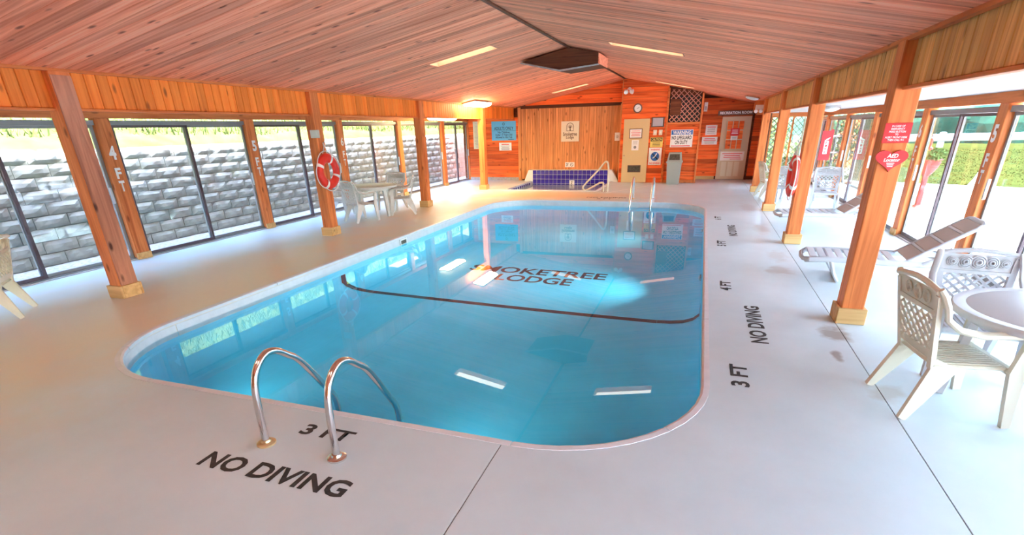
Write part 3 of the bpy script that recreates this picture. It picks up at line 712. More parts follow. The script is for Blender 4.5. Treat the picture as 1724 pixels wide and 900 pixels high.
t = sign('framed_notice', 'dark framed white notice at the top of the cream door', 'sign', -2.53, -2.08, YD, 1.5, 1.82, 'signbrown', .015); srect(t, -.2, .2, -.135, .135, 'white', 'sheet'); lines(t, (.08, .03, -.02, -.07), .34, 'signred', .016)
for ch in t.children:
    if ch.name.startswith('print_line'): ch.location.y -= .002
t = sign('paper_notice', 'loose white paper notice below the framed one on the cream door', 'sign', -2.43, -2.18, YD, 1.1, 1.45, 'white', .004); lines(t, (.12, .08, .04), .18, 'frame', .01); MB().lathe([(.05, 0), (.05, .001)], 16).build('round_mark', 'frame', t, (0, -.0055, -.07), WROT)
t = sign('silver_box', 'silver square box in a dark frame right of the cream door', 'box', -1.8, -1.36, YS, 1.85, 2.17, 'signbrown', .04); MB().cbox(-.17, .17, -.05, -.041, -.13, .13, .006).build('cover', 'silver', t)
for xs, lb in ((-1.71, 'left cream switch plate above the yellow caution sign'), (-1.52, 'right cream switch plate above the yellow caution sign')):
    t = sign('switch_plate', lb, 'switch', xs, xs + .12, YS, 1.59, 1.76, 'signcream', .01); MB().cbox(-.015, .015, -.02, -.0105, -.03, .03, .003).build('toggle', 'white', t)
t = sign('caution_sign', 'small yellow caution sign between cream door and lattice post', 'sign', -1.79, -1.36, YS, 1.2, 1.52, 'syellow'); srect(t, -.2, .2, .03, .15, 'black'); stext(t, 'CAUTION', .36, .085, 0, .09, 'syellow', .03, .003); lines(t, (-.03, -.08, -.12), .34, 'black', .016)
t = sign('diving_sign', 'white sign with blue crossed circle below the caution sign', 'sign', -1.81, -1.37, YS, .6, 1.18, 'white')
MB().lathe([(.15, 0), (.15, .002)], 28).build('blue_disc', 'sblue', t, (0, -.0125, 0), WROT)
MB().tube([(-.1, 0, .1), (.1, 0, -.1)], .018, 6).build('slash', 'black', t, (0, -.016, 0)); MB().tube([(.06, 0, .1), (-.0, 0, 0), (-.07, 0, -.06)], .02, 6).build('diver_mark', 'white', t, (0, -.016, 0))
stext(t, 'NO DIVING', .36, .06, 0, -.225, 'signred', .03); stext(t, 'WARNING', .32, .06, 0, .225, 'signred', .03)
t = sign('warning_sign', 'large white warning sign with blue band above the grey bin', 'sign', -1.11, -.37, YS, 1.19, 1.75, 'white'); srect(t, -.35, .35, .12, .265, 'sblue')
stext(t, 'WARNING', .6, .12, 0, .19, 'white', .03, .003); stext(t, 'NO LIFEGUARD', .66, .12, 0, .025, 'black', .025); stext(t, 'ON DUTY', .42, .12, 0, -.125, 'black', .025); srect(t, -.34, .3, -.255, -.225, 'signred')
cl = tag(empty('wall_clock', (-2.3, YS, 2.47)), 'round wall clock with dark rim above the cream door', 'clock')
MB().lathe([(.155, 0), (.155, .03), (.125, .045), (.115, .02)], 32).build('rim', 'signbrown', cl, (0, 0, 0), WROT, True)
MB().lathe([(.12, .0), (.12, .022)], 32).build('face', 'clockface', cl, (0, 0, 0), WROT)
for a, L in ((.9, .09), (-2.2, .06)): MB().bar((0, -.026, 0), (L * math.cos(a), -.026, L * math.sin(a) * .4), .012, .008, .003, (0, 0, 1)).build('hand', 'black', cl)
fl = tag(empty('flood_lamp', (-2.62, YS, 3.03)), 'white twin-head flood lamp high under the far gable', 'lamp')
MB().lathe([(.05, 0), (.05, .03)], 16).build('mount', 'white', fl, (0, 0, .06), WROT, True)
for sx in (-1, 1):
    MB().tube([(0, -.03, .06), (sx * .06, -.06, .05), (sx * .12, -.09, -.0)], .016, 8).build('arm', 'white', fl, smooth=True)
    MB().lathe([(.03, 0), (.06, .05), (.08, .12), (.07, .125), (.01, .1)], 18).build('lamp_head', 'white', fl, (sx * .13, -.09, .02), (PI * .75, sx * .5, 0), True)
sp = sign('sensor_box', 'small white sensor box beside the lattice top', 'box', -.12, .0, YR - .004, 2.32, 2.62, 'white', .05); MB().cbox(-.04, .04, -.06, -.051, -.1, .02, .004).build('grille', 'frame_lt', sp)
t = sign('room_sign', 'dark brown routed sign with white capitals above the beige door', 'sign', .38, 1.56, YR - .062, 2.17, 2.33, 'signbrown', .03); stext(t, 'RECREATION ROOM', 1.05, .085, 0, 0, 'white', .03)
t = sign('notice_sign', 'upper white notice left of the beige door', 'sign', .02, .41, YR - .004, 1.53, 1.87, 'white'); lines(t, (.1,), .3, 'signred', .025); lines(t, (.04, -.0, -.05, -.1), .3, 'frame', .014)
t = sign('notice_sign', 'lower wide white notice left of the beige door', 'sign', -.07, .46, YR - .004, 1.21, 1.47, 'white'); lines(t, (.07, .02), .44, 'signred', .024); lines(t, (-.03, -.08), .4, 'frame', .014)
t = sign('red_notice', 'red notice hung on the beige door window', 'sign', .87, 1.17, YR - .076, 1.5, 1.74, 'signred', .006); lines(t, (.06, .0, -.05), .22, 'white', .02)
t = sign('paper_notice', 'small white card hung under the red door notice', 'sign', .9, 1.13, YR - .076, 1.35, 1.49, 'white', .004); lines(t, (.02, -.03), .16, 'frame', .012)
t = sign('door_notice', 'wide white notice across the lower beige door', 'sign', .63, 1.43, YR - .058, .66, .97, 'white', .006); lines(t, (.08, .02, -.04), .68, 'signred', .022); lines(t, (-.1,), .4, 'signred', .022, .12)
em = tag(empty('emergency_lamp', (1.42, 18.2, 2.3)), 'white emergency lamp with two heads at the right eave corner', 'lamp')
MB().cbox(-.08, .14, -.03, .04, -.04, .09, .01).build('housing', 'white', em)
for sx in (-.06, .07): MB().lathe([(.03, 0), (.055, .05), (.05, .07), (.01, .06)], 14).build('lamp_head', 'white', em, (sx, -.03, -.06), (PI * .62, 0, 0), True)
b = MB(); b.cbox(1.3, 1.62, 18.24, 18.3, 2.2, 2.5, .006); struct(b.build('trim_50', 'post'))

# bin
bn = tag(empty('trash_bin', (-.88, 19.72, 0)), 'tall grey plastic bin with a push-flap lid under the warning sign', 'bin')
MB().add([(-.2, -.22, 0), (.2, -.22, 0), (.2, .22, 0), (-.2, .22, 0), (-.24, -.26, .72), (.24, -.26, .72), (.24, .26, .72), (-.24, .26, .72)], [(0, 1, 5, 4), (1, 2, 6, 5), (2, 3, 7, 6), (3, 0, 4, 7), (4, 5, 6, 7), (3, 2, 1, 0)]).build('body', 'bin', bn, (0, 0, .002))
MB().cbox(-.265, .265, -.285, .285, .7, .76, .01).build('lid_rim', 'bin', bn)
MB().add([(-.24, -.26, .761), (.24, -.26, .761), (.24, .26, .761), (-.24, .26, .761), (-.2, -.22, 1.03), (.2, -.22, 1.03), (.2, .22, 1.03), (-.2, .22, 1.03)], [(0, 1, 5, 4), (1, 2, 6, 5), (2, 3, 7, 6), (3, 0, 4, 7), (4, 5, 6, 7), (3, 2, 1, 0)]).build('lid_hood', 'bin', bn)
MB().add([(-.18, -.262, .8), (.18, -.262, .8), (.16, -.232, .99), (-.16, -.232, .99)], [(0, 1, 2, 3)]).build('flap', 'vent', bn)

# ------------------------------------------------------------------ spa
sp = struct(empty('spa_basin', ((SX0 + SX1) / 2, (SY0 + SY1) / 2, 0))); ox, oy = sp.location.x, sp.location.y
b = MB(); h1, h2 = (SX1 - SX0) / 2, (SY1 - SY0) / 2
b.box(-h1, h1, -h2, h2, -1.0, -.9)
for a in ((-h1 - .02, -h1 + .001, -h2, h2), (h1 - .001, h1 + .02, -h2, h2), (-h1, h1, -h2 - .02, -h2 + .001), (-h1, h1, h2 - .001, h2 + .02)): b.box(*a, -1.0, -.004)
b.build('basin_shell', 'grout', sp)
b = MB()
for a in ((-h1 - .1, -h1, -h2 - .1, h2), (h1, h1 + .1, -h2 - .1, h2), (-h1, h1, -h2 - .1, -h2)): b.cbox(*a, -.01, .022, .008)
b.build('rim', 'coping', sp)
tw = struct(MB().add([(-6.55, 20.24, 0), (-6.37, 20.24, .42), (-3.12, 20.24, .42), (-2.84, 20.24, 0), (-6.55, YP - .06, 0), (-6.37, YP - .06, .42), (-3.12, YP - .06, .42), (-2.98, YP - .06, 0)],
    [(0, 1, 2, 3), (7, 6, 5, 4), (1, 5, 6, 2), (0, 4, 5, 1), (3, 2, 6, 7), (0, 3, 7, 4)]).build('wall_spa', 'stucco'))
MB().box(-6.19, -3.24, 20.232, 20.24, -.35, .415).build('grout_bed', 'grout', tw)
tm = MB().cbox(-.0765, .0765, 0, .012, -.0765, .0765, .006).mesh('tile', 'tile')
for i in range(18):
    for j in range(5): link('tile', tm, tw, (-6.11 + i * .1635, 20.222, .335 - j * .163))
for j in range(12): link('tile', tm, sp, (SX0 + .004 - ox, SY0 + .2 + j * .235 - oy, -.11), (0, 0, PI / 2))
t = sign('depth_sign', 'white depth tile at the spa waterline', 'sign', -4.72, -4.52, 20.218, -.12, .05, 'white', .006); stext(t, "2'", .08, .11, 0, 0, 'black', .03)
sw = MB(); sw.add([(SX0, SY0, -.1), (SX1, SY0, -.1), (SX1, SY1, -.1), (SX0, SY1, -.1)], [(0, 1, 2, 3)]); tag(sw.build('spa_water', 'water'), 'small pool of spa water in front of the blue tiles', 'water')
rl = tag(empty('spa_handrail', (-2.8, 17.0, 0)), 'cream looped handrail at the right front corner of the spa', 'handrail')
P = [(.08, .0, 0), (.08, 0, .6), (.06, .02, .8), (.02, .03, .9), (-.06, .05, .88), (-.25, .08, .66), (-.68, .2, .22), (-.76, .22, .1), (-.7, .22, .02), (-.58, .2, .05), (-.2, .08, .26), (-.08, .03, .27), (-.06, 0, .2), (-.06, 0, 0)]
P = [Vector(p) for p in P]; S = []
for i in range(len(P) - 1):
    p0 = P[max(i - 1, 0)]; p1 = P[i]; p2 = P[i + 1]; p3 = P[min(i + 2, len(P) - 1)]
    for k in range(4):
        u = k / 4; S.append(.5 * ((2 * p1) + (p2 - p0) * u + (2 * p0 - 5 * p1 + 4 * p2 - p3) * u * u + (3 * p1 - p0 - 3 * p2 + p3) * u ** 3))
S.append(P[-1]); MB().tube(S, .028, 10).build('rail_tube', 'resin_cl', rl, smooth=True)
for xx in (.08, -.06): MB().lathe([(.05, 0), (.05, .012), (.03, .02)], 16).build('floor_flange', 'steel', rl, (xx, 0, .001), smooth=True)

# ------------------------------------------------------------------ life rings
def life_ring(label, x, y, z, rz, tilt=0):
    t = tag(empty('life_ring', (x, y, z), rz), label, 'life ring', 'red life rings')
    # ring in local xz plane, facing -y
    R, r = .245, .085
    cir = [(R * math.cos(a), 0, R * math.sin(a)) for a in [2 * PI * k / 40 for k in range(40)]]
    MB().tube(cir, r, 14, True, flat=.62, up0=(0, 1, 0)).build('ring_body', 'red', t, smooth=True)
    for a0 in (PI / 4 + tilt, 3 * PI / 4 + tilt, 5 * PI / 4 + tilt, 7 * PI / 4 + tilt):
        seg = [(R * math.cos(a), 0, R * math.sin(a)) for a in [a0 + (k - 2) * .05 for k in range(5)]]
        MB().tube(seg, r * 1.035, 14, flat=.64, up0=(0, 1, 0)).build('band', 'white', t, smooth=True)
    rp = []
    for k in range(65):
        a = 2 * PI * k / 64 + PI / 4 + tilt; rr = .335 + .045 * abs(math.sin(2 * (a - PI / 4 - tilt))); rp.append((rr * math.cos(a), -.01, rr * math.sin(a)))
    MB().tube(rp, .009, 6).build('grab_rope', 'rope', t, smooth=True)
    for dx in (-.03, .015): MB().tube([(dx * 3, 0, .33), (dx, -.005, .44), (0, .03, .52)], .008, 6).build('hanging_cord', 'rope', t)
    MB().tube([(0, .05, .52), (0, .0, .52), (0, -.01, .545)], .007, 6).build('hook', 'steel', t)
    return t
life_ring('red and white life ring on the left post by the windows', -6.915, 8.86, 1.24, PI / 2, .35)
life_ring('red and white life ring on the right post facing the pool', 1.452, 9.93, 1.09, -PI / 2, .25)

# signs on posts
t = sign('emergency_sign', 'red emergency instructions sign above the heart sign', 'sign', 1.51, 1.715, 5.779, 1.72, 1.885, 'signred', .004)
for k, s in enumerate(('IN CASE OF', 'EMERGENCY', 'PRESS BUTTON', 'TO', 'ALERT FRONT DESK', 'THEN CALL 911')): stext(t, s, (.1, .105, .125, .025, .17, .125)[k], .0165, 0, .057 - k * .023, 'white', .03)
t = tag(empty('heart_sign', (1.612, 5.778, 1.585)), 'red heart-shaped defibrillator locator sign on the near right post', 'sign')
hp = []
for k in range(48):
    a = 2 * PI * k / 48; hx = 16 * math.sin(a) ** 3; hz = 13 * math.cos(a) - 5 * math.cos(2 * a) - 2 * math.cos(3 * a) - math.cos(4 * a); hp.append((hx / 16 * .125, hz / 16 * .1 + .0))
MB().prism(hp, -.03, -.001, Matrix(((1, 0, 0, 0), (0, 0, 1, 0), (0, 1, 0, 0), (0, 0, 0, 1)))).build('heart_plate', 'signred', t)
for s, w_, h_, z in (('AED', .085, .034, .03), ('Locator', .125, .03, -.005)): text(s, w_, h_, 'white', t, (.005, -.0315, z), WROT, .035, .15)
for k, s in enumerate(('.', '.', '.')): MB().box(-.03 + k * .004, .03 - k * .004, -.0315, -.0305, -.037 - k * .014, -.029 - k * .014).build('print_line', 'white', t)
t = tag(empty('control_box', (-6.98, 8.738, 1.92)), 'small grey metal plate above the left life ring', 'box')
MB().cbox(-.1, .1, -.03, -.001, -.07, .07, .006).build('cover', 'frame_lt', t)
MB().box(-.06, .06, -.033, -.0305, -.03, .03).build('label_plate', 'silver', t)
t = tag(empty('flag_sign', (3.07, 16.5, 1.32)), 'red upright projecting sign with a white lettered block by the right windows', 'sign')
MB().prism([(-.13, -.37), (.13, -.37), (.13, .36), (.09, .39), (.05, .35), (-.13, .35)], -.01, .01, XZ).build('plate', 'signred', t)
MB().cbox(.13, .34, -.015, .015, .2, .24, .004).build('bracket', 'frame_lt', t); MB().cbox(.13, .34, -.015, .015, -.2, -.16, .004).build('bracket', 'frame_lt', t)
MB().box(-.05, .05, -.0135, -.011, -.22, .1).build('white_block', 'white', t)
for k, ch in enumerate('FIRE'): text(ch, .04, .055, 'signred', t, (0, -.0145, .06 - k * .075), WROT, .04)
for k in range(3): MB().bar((-.05 + k * .03, -.0125, .12 + k * .02), (.03 + k * .02, -.0125, .13 + k * .025), .022, .014, .002, (0, 0, 1)).build('flame_mark', 'white', t)

# ------------------------------------------------------------------ furniture
def rosette(mb, cx, cz, r, y0, sl_):
    for rr, h in ((r, .006), (r * .68, .011), (r * .36, .016)):
        pts = []
        for k in range(10):
            a = 2 * PI * k / 10; q = rr * (1 + .1 * math.sin(5 * a)); pts.append((cx + q * math.cos(a), y0 + h - sl_ * (cz + q * math.sin(a) - .8), cz + q * math.sin(a)))
        mb.tube(pts, max(.006, r * .15), 5, True)
def make_chair(mat):
    t = empty('garden_armchair')
    # faces +y. seat
    s = MB(); s.cbox(-.235, .235, -.2, .24, .375, .4, .012)
    s.cbox(-.25, .25, .2, .262, .36, .402, .014)
    seat = s.build('seat', mat, t)
    r = MB()
    for k in range(13): r.cbox(-.2 + k * .0333 - .01, -.2 + k * .0333 + .01, -.18, .2, .4, .407, .003)
    r.build('seat_ridges', mat, seat)
    sl_ = .1 / .48          # backrest recline: y = -.2 - sl*(z-.42)
    yb = lambda z: -.2 - sl_ * (z - .42)
    f = MB()
    for sx in (-1, 1):
        f.bar((sx * .2, yb(.36), .36), (sx * .245, yb(.86), .86), .05, .04, .028, (1, 0, 0))
    f.bar((-.21, yb(.45), .45), (.21, yb(.45), .45), .05, .05, .02, (0, 0, 1))
    f.bar((-.24, yb(.745), .745), (.24, yb(.745), .745), .028, .028, .03, (0, 0, 1))
    top = [(-.262 + k * .0524, yb(.9) - .004, .888 + .03 * math.sin(PI * k / 10)) for k in range(11)]
    f.tube(top, .019, 8)
    back = f.build('backrest', mat, t)
    rp = MB()
    rp.add([(-.235, yb(.76) + .004, .76), (.235, yb(.76) + .004, .76), (.24, yb(.885) + .004, .885), (-.24, yb(.885) + .004, .885), (-.235, yb(.76) - .006, .76), (.235, yb(.76) - .006, .76), (.24, yb(.885) - .006, .885), (-.24, yb(.885) - .006, .885)],
           [(0, 1, 2, 3), (7, 6, 5, 4), (0, 4, 5, 1), (1, 5, 6, 2), (2, 6, 7, 3), (3, 7, 4, 0)])
    for cx, r_ in ((-.17, .036), (-.085, .045), (0, .052), (.085, .045), (.17, .036)): rosette(rp, cx, .826, r_, yb(.8) + .004, sl_)
    for cx, r_ in ((-.1, .04), (0.02, .048), (.13, .04)): rosette(rp, cx, .826, r_, yb(.8) - .02, sl_)
    rp.build('rose_panel', mat, back)
    lat = MB()
    for sgn in (1, -1):
        c = -.5
        while c < 1.4:
            # v = sgn*u + c
            us = [u * .02 - .2 for u in range(21)]; us = [u for u in us if .475 <= sgn * u * .85 + c <= .735]
            if len(us) > 1:
                u0, u1 = us[0], us[-1]; v0, v1 = sgn * u0 * .85 + c, sgn * u1 * .85 + c
                lat.bar((u0, yb(v0) - .012 + .004 * sgn, v0), (u1, yb(v1) - .012 + .004 * sgn, v1), .019, .019, .009, (0, 0, 1) if True else None)
            c += .068
    lat.build('lattice', mat, back)
    for sx in (-1, 1):
        P = [Vector(p) for p in ((sx * .262, yb(.91), .905), (sx * .268, yb(.86) + .015, .87), (sx * .278, yb(.8) + .035, .8), (sx * .288, -.225, .72), (sx * .293, -.15, .66), (sx * .295, -.02, .632), (sx * .295, .12, .64), (sx * .29, .22, .645), (sx * .287, .265, .62))]
        a = MB(); a.tube(P, [.024, .026, .026, .026, .027, .029, .03, .03, .026], 8, flat=.75)
        a.build('arm', mat, t, smooth=True)
        g = MB(); g.bar((sx * .285, .255, .625), (sx * .265, .245, .38), .06, .085, .034, (0, 1, 0)); g.bar((sx * .265, .245, .385), (sx * .275, .29, 0.002), .085, .05, .036, (0, 1, 0))
        g.build('leg', mat, t)
        g = MB(); g.bar((sx * .21, -.11, .4), (sx * .255, -.3, .002), .15, .045, .036, (0, 1, .3))
        g.build('leg', mat, t)
    return t
def facing(dx, dy): return math.atan2(dy, dx) - PI / 2
CH = {}
def chair(mat, x, y, rz, label, grp='lattice-back resin armchairs', s=1.0):
    if mat not in CH:
        CH[mat] = o = make_chair(mat)
    else:
        o = copy_tree(CH[mat])
    o.location = (x, y, 0); o.rotation_euler = (0, 0, rz); o.scale = (s, s, s); tag(o, label, 'chair', grp); return o
chair('resin_cl', 1.78, 4.09, facing(1, .13), 'large cream armchair seen from behind, nearest at the right table', s=1.03)
chair('resin_w', 2.2, 4.86, facing(-.12, -1), 'bright white armchair facing the camera across the right table')
chair('resin_c', -7.8, 3.45, facing(-.69, -.72), 'cream armchair cut by the left picture edge')
chair('resin_g', -7.47, 10.52, facing(.36, .93), 'greyish armchair left of the round table, next to the life ring post')
chair('resin_g', -7.03, 11.74, facing(-.88, -.47), 'greyish armchair with its back to the pool, right of the left table')
chair('resin_g', -7.75, 12.42, facing(0, -1), 'greyish armchair behind the left round table')
chair('resin_g', -8.48, 11.05, facing(.95, .3), 'greyish armchair half hidden behind the life ring, by the window')
chair('resin_cl', 1.87, 16.45, facing(1, .2), 'far cream armchair between the last right posts')
chair('resin_w', 2.12, 14.95, facing(.3, 1), 'white armchair half hidden behind the third right post')
chair('resin_w', 2.8, 14.05, facing(-.15, -1), 'white armchair under the red projecting sign')
TB = {}
def table(mat, x, y, r, h, label):
    t = tag(empty('round_table', (x, y, 0), .5), label, 'table', 'round resin tables')
    MB().lathe([(r - .05, h - .05), (r - .004, h - .046), (r, h - .03), (r, h - .01), (r - .008, h), (r - .075, h), (r - .082, h - .004), (r - .09, h), (.001, h)], 48).build('tabletop', mat, t, smooth=True)
    MB().lathe([(r - .13, h - .1), (r - .13, h - .051), (r - .1, h - .051), (r - .1, h - .1)], 40, cap=False).build('apron', mat, t, smooth=True)
    for k in range(4):
        a = PI / 4 + k * PI / 2; c, s_ = math.cos(a), math.sin(a)
        g = MB(); g.bar((c * (r - .17), s_ * (r - .17), h - .06), (c * (r - .1), s_ * (r - .1), .002), .11, .06, .05, (-s_, c, 0)); g.build('leg', mat, t)
    return t
table('resin_w', 2.4, 4.17, .62, .72, 'white round table at the right picture edge')
table('resin_g', -7.7, 11.4, .64, .72, 'greyish round table by the left windows')
table('resin_w', 2.5, 15.75, .5, .7, 'far white round table among the right armchairs')

def make_lounger():
    t = empty('sun_lounger')   # foot end at x=0, head towards +x, width along y
    W = .31
    ang = math.radians(36); Lb = .82; fx = 1.08; fz = .3
    for sy in (-1, 1):
        P = [(0.02, sy * (W - .06), .27), (.06, sy * W, .285), (.3, sy * W, .3), (fx, sy * W, fz), (1.7, sy * W, .31)]
        MB().tube(P, .024, 8, flat=1.5).build('side_rail', 'resin_w', t, smooth=True)
        g = MB(); g.tube([(.3, sy * (W - .01), .3), (.36, sy * (W - .01), .12), (.42, sy * (W - .01), .02)], [.026, .022, .02], 8); g.build('leg', 'resin_w', t, smooth=True)
        g = MB(); g.tube([(1.25, sy * (W + .01), .31), (1.42, sy * (W + .02), .4), (1.62, sy * (W + .02), .38), (1.72, sy * (W + .01), .22), (1.72, sy * W, .02)], [.022, .026, .026, .024, .02], 8); g.build('leg', 'resin_w', t, smooth=True)
    MB().tube([(.42, -W + .01, .02), (.42, W - .01, .02)], .02, 8).build('foot_bar', 'resin_w', t, smooth=True)
    MB().tube([(0.06, -W, .285), (.0, -W + .1, .27), (-.015, 0, .265), (.0, W - .1, .27), (.06, W, .285)], .026, 8).build('end_rail', 'resin_w', t, smooth=True)
    for k in range(9):
        x_ = .1 + k * .108; MB().cbox(x_ - .042, x_ + .042, -W + .02, W - .02, .295 + .004 * abs(k - 4), .312 + .004 * abs(k - 4), .006).build('seat_slat', 'resin_w', t)
    bk = empty('backrest', (fx, 0, fz + .015), 0, t); bk.rotation_euler = (0, -ang, 0)
    MB().tube([(0, -W + .02, 0), (Lb - .1, -W + .02, 0), (Lb - .02, -W + .06, 0), (Lb, -W + .14, 0), (Lb, W - .14, 0), (Lb - .02, W - .06, 0), (Lb - .1, W - .02, 0), (0, W - .02, 0)], .022, 8).build('back_frame', 'resin_w', bk, smooth=True)
    for k in range(4):
        x_ = .03 + k * .197; MB().cbox(x_, x_ + .165, -W + .045, W - .045, -.01, .012, .008).build('back_slat', 'taupe', bk)
        MB().cbox(x_ + .166, x_ + .196, -W + .03, W - .03, -.012, .014, .005).build('back_crossbar', 'resin_w', bk)
    MB().tube([(1.58, -W + .08, .31), (1.5, -W + .08, .5)], .014, 6).build('back_prop', 'resin_w', t); MB().tube([(1.58, W - .08, .31), (1.5, W - .08, .5)], .014, 6).build('back_prop', 'resin_w', t)
    return t
l1 = make_lounger(); l1.location = (1.42, 7.72, 0); l1.rotation_euler = (0, 0, -.08)
tag(l1, 'white lounger with taupe raised back beside the near right post', 'sun lounger', 'sun loungers in the right aisle')
l2 = copy_tree(l1); l2.location = (1.5, 11.4, 0); l2.rotation_euler = (0, 0, .05); tag(l2, 'white lounger with taupe back beyond the ring post', 'sun lounger', 'sun loungers in the right aisle')

# ------------------------------------------------------------------ outdoors, left
GZ = -.1
b = MB(); b.box(-10.7, WL - .14, -6, 30, GZ - .2, GZ); struct(b.build('ground_left', 'gravel'))
rw = tag(empty('retaining_wall', (-10.62, 12, GZ)), 'grey split-block retaining wall outside the left windows', 'wall')
MB().box(-.5, -.2, -18, 16, -.1, 1.72).build('fill', 'stone', rw)
bms = []
for v_ in range(5):
    m = bmesh.new(); bmesh.ops.create_grid(m, x_segments=5, y_segments=3, size=.5)
    rnd = random.Random(v_); vs, fs = [], []
    for v in m.verts:
        u, q = v.co.x, v.co.y; edge = max(abs(u), abs(q)) > .49
        vs.append((.0 if edge else rnd.uniform(.02, .045), u * .54, q * .2))
    m.verts.index_update()
    fs = [[v.index for v in f.verts] for f in m.faces]; m.free()
    o = MB(); o.add(vs, fs); o.box(-.25, -.001, -.27, .27, -.1, .1); bms.append(o.mesh('block', 'stone'))
rest = MB()
for j in range(9):
    for i in range(44):
        y_ = 4.6 + i * .55 + (j % 2) * .275
        if i < 33: link('block', random.choice(bms), rw, (-j * .012, y_ - 12, .105 + j * .207), (random.uniform(-.015, .015), 0, random.uniform(-.02, .02)))
        else: rest.box(-.2 - j * .012, random.uniform(0, .05) - j * .012, y_ - 12 - .27, y_ - 12 + .27, .005 + j * .207, .205 + j * .207)
for j in range(9):
    for i in range(14):
        y_ = 4.6 - (i + 1) * .55 + (j % 2) * .275; rest.box(-.2 - j * .012, random.uniform(0, .05) - j * .012, y_ - 12 - .27, y_ - 12 + .27, .005 + j * .207, .205 + j * .207)
o = rest.build('distant_blocks', 'stone', rw); o['kind'] = 'stuff'
# grassy slope
g = MB(); nx, ny = 14, 46
def gz(x, y): d = -10.75 - x; return 1.72 + d * .62 + .08 * math.sin(y * .9 + d) * min(1, d) + .05 * math.sin(y * 2.3 + d * 3) * min(1, d)
vs = [(-10.75 - i * .75, -8 + j, gz(-10.75 - i * .75, -8 + j)) for i in range(nx) for j in range(ny)]
g.add(vs, [(i * ny + j, i * ny + j + 1, (i + 1) * ny + j + 1, (i + 1) * ny + j) for i in range(nx - 1) for j in range(ny - 1)])
struct(g.build('ground_slope', 'grass', smooth=True))
rnd = random.Random(3); g = MB()
for k in range(16000):
    x_ = -11.16 - rnd.random() ** 1.4 * 5; y_ = rnd.uniform(2, 30); z_ = gz(x_, y_) - .02; a = rnd.uniform(0, PI); h_ = rnd.uniform(.08, .26); dx, dy = math.cos(a) * .018, math.sin(a) * .018
    lx, ly = rnd.uniform(-.1, .1), rnd.uniform(-.1, .1)
    g.add([(x_ - dx, y_ - dy, z_), (x_ + dx, y_ + dy, z_), (x_ + lx, y_ + ly, z_ + h_)], [(0, 1, 2)])
o = g.build('slope_grass', 'blade'); o['kind'] = 'stuff'; o['label'] = 'rough grass growing on the bank above the block wall'; o['category'] = 'grass'

rnd = random.Random(21); g = MB()
for k in range(60):
    y_ = -4 + k * .62; x_ = -17.8 + rnd.uniform(-.3, .3); r_ = rnd.uniform(.7, 1.4)
    for q in range(90):
        u = Vector((rnd.gauss(0, 1), rnd.gauss(0, 1), rnd.gauss(0, 1))).normalized() * r_ * rnd.random() ** .4
        p = Vector((x_, y_, gz(x_, y_) + r_ * .7)) + u; a = Vector((rnd.gauss(0, 1), rnd.gauss(0, 1), rnd.gauss(0, 1))).normalized() * .2; c_ = a.orthogonal().normalized() * .1
        g.add([p - a, p + c_, p + a, p - c_], [(0, 1, 2, 3)])
o = g.build('bank_thicket', 'leaf'); o['kind'] = 'stuff'; o['label'] = 'leafy thicket along the top of the grassy bank'; o['category'] = 'thicket'
# ------------------------------------------------------------------ outdoors, right
b = MB(); b.box(WR + .14, 16, -15, 24, GZ - .3, GZ); struct(b.build('ground_patio', 'patio'))
b = MB(); b.box(WR + .14, 120, 24.01, 120, GZ - .9, GZ - .15); b.box(16.01, 120, -40, 24, GZ - .9, GZ - .15); struct(b.build('ground_field', 'grass'))
# lawn rising from the patio edge to the road
def lz(x, y):
    d = max(0, (x - 5.5) * .35 + (y - 18.5) * .94 + .0)
    return GZ + .01 + min(d, 12) * .062
g = MB(); pts = []
nx, ny = 30, 20
vs = []
for i in range(nx):
    for j in range(ny):
        x_ = 4.2 + i * 1.3; yb_ = 22.3 - (x_ - 5.5) * .5 if x_ > 5.5 else 22.3 + (5.5 - x_) * .4
        y_ = yb_ + j * 1.0; vs.append((x_, y_, GZ + .004 + min(j * 1.0, 11) * .06 + .02 * math.sin(x_ * 2 + j)*(j > 0)))
g.add(vs, [(i * ny + j, i * ny + j + 1, (i + 1) * ny + j + 1, (i + 1) * ny + j) for i in range(nx - 1) for j in range(ny - 1)])
struct(g.build('ground_lawn', 'grass', smooth=True))
rnd = random.Random(5); g = MB()
for k in range(14000):
    x_ = rnd.uniform(4.3, 16); yb_ = 22.3 - (x_ - 5.5) * .5 if x_ > 5.5 else 22.3 + (5.5 - x_) * .4
    j = rnd.uniform(0, 11); y_ = yb_ + j; z_ = GZ + .004 + min(j, 11) * .06; a = rnd.uniform(0, PI); h_ = rnd.uniform(.015, .04); dx, dy = math.cos(a) * .02, math.sin(a) * .02
    g.add([(x_ - dx, y_ - dy, z_), (x_ + dx, y_ + dy, z_), (x_ + rnd.uniform(-.04, .04), y_ + rnd.uniform(-.04, .04), z_ + h_)], [(0, 1, 2)])
o = g.build('lawn_grass', 'blade'); o['kind'] = 'stuff'; o['label'] = 'mown lawn grass beyond the white patio'; o['category'] = 'grass'
gr = tag(empty('guard_rail', (9, 32, .55)), 'galvanised road guard rail along the top of the lawn', 'guard rail')
ga, gb = Vector((-4, 3.4, 0)), Vector((30, -13.6, 0))
for zz in (.3, .45): MB().tube([ga + Vector((0, 0, zz)), gb + Vector((0, 0, zz + .5))], .08, 8, flat=1.2).build('rail_beam', 'rail', gr, smooth=True)
for k in range(18):
    p = ga + (gb - ga) * (k / 17); zb_ = .5 * k / 17; MB().cbox(-.12, .12, -.08, .08, -.2, .62, .02).build('rail_post', 'rail', gr, (p.x, p.y + .1, zb_))
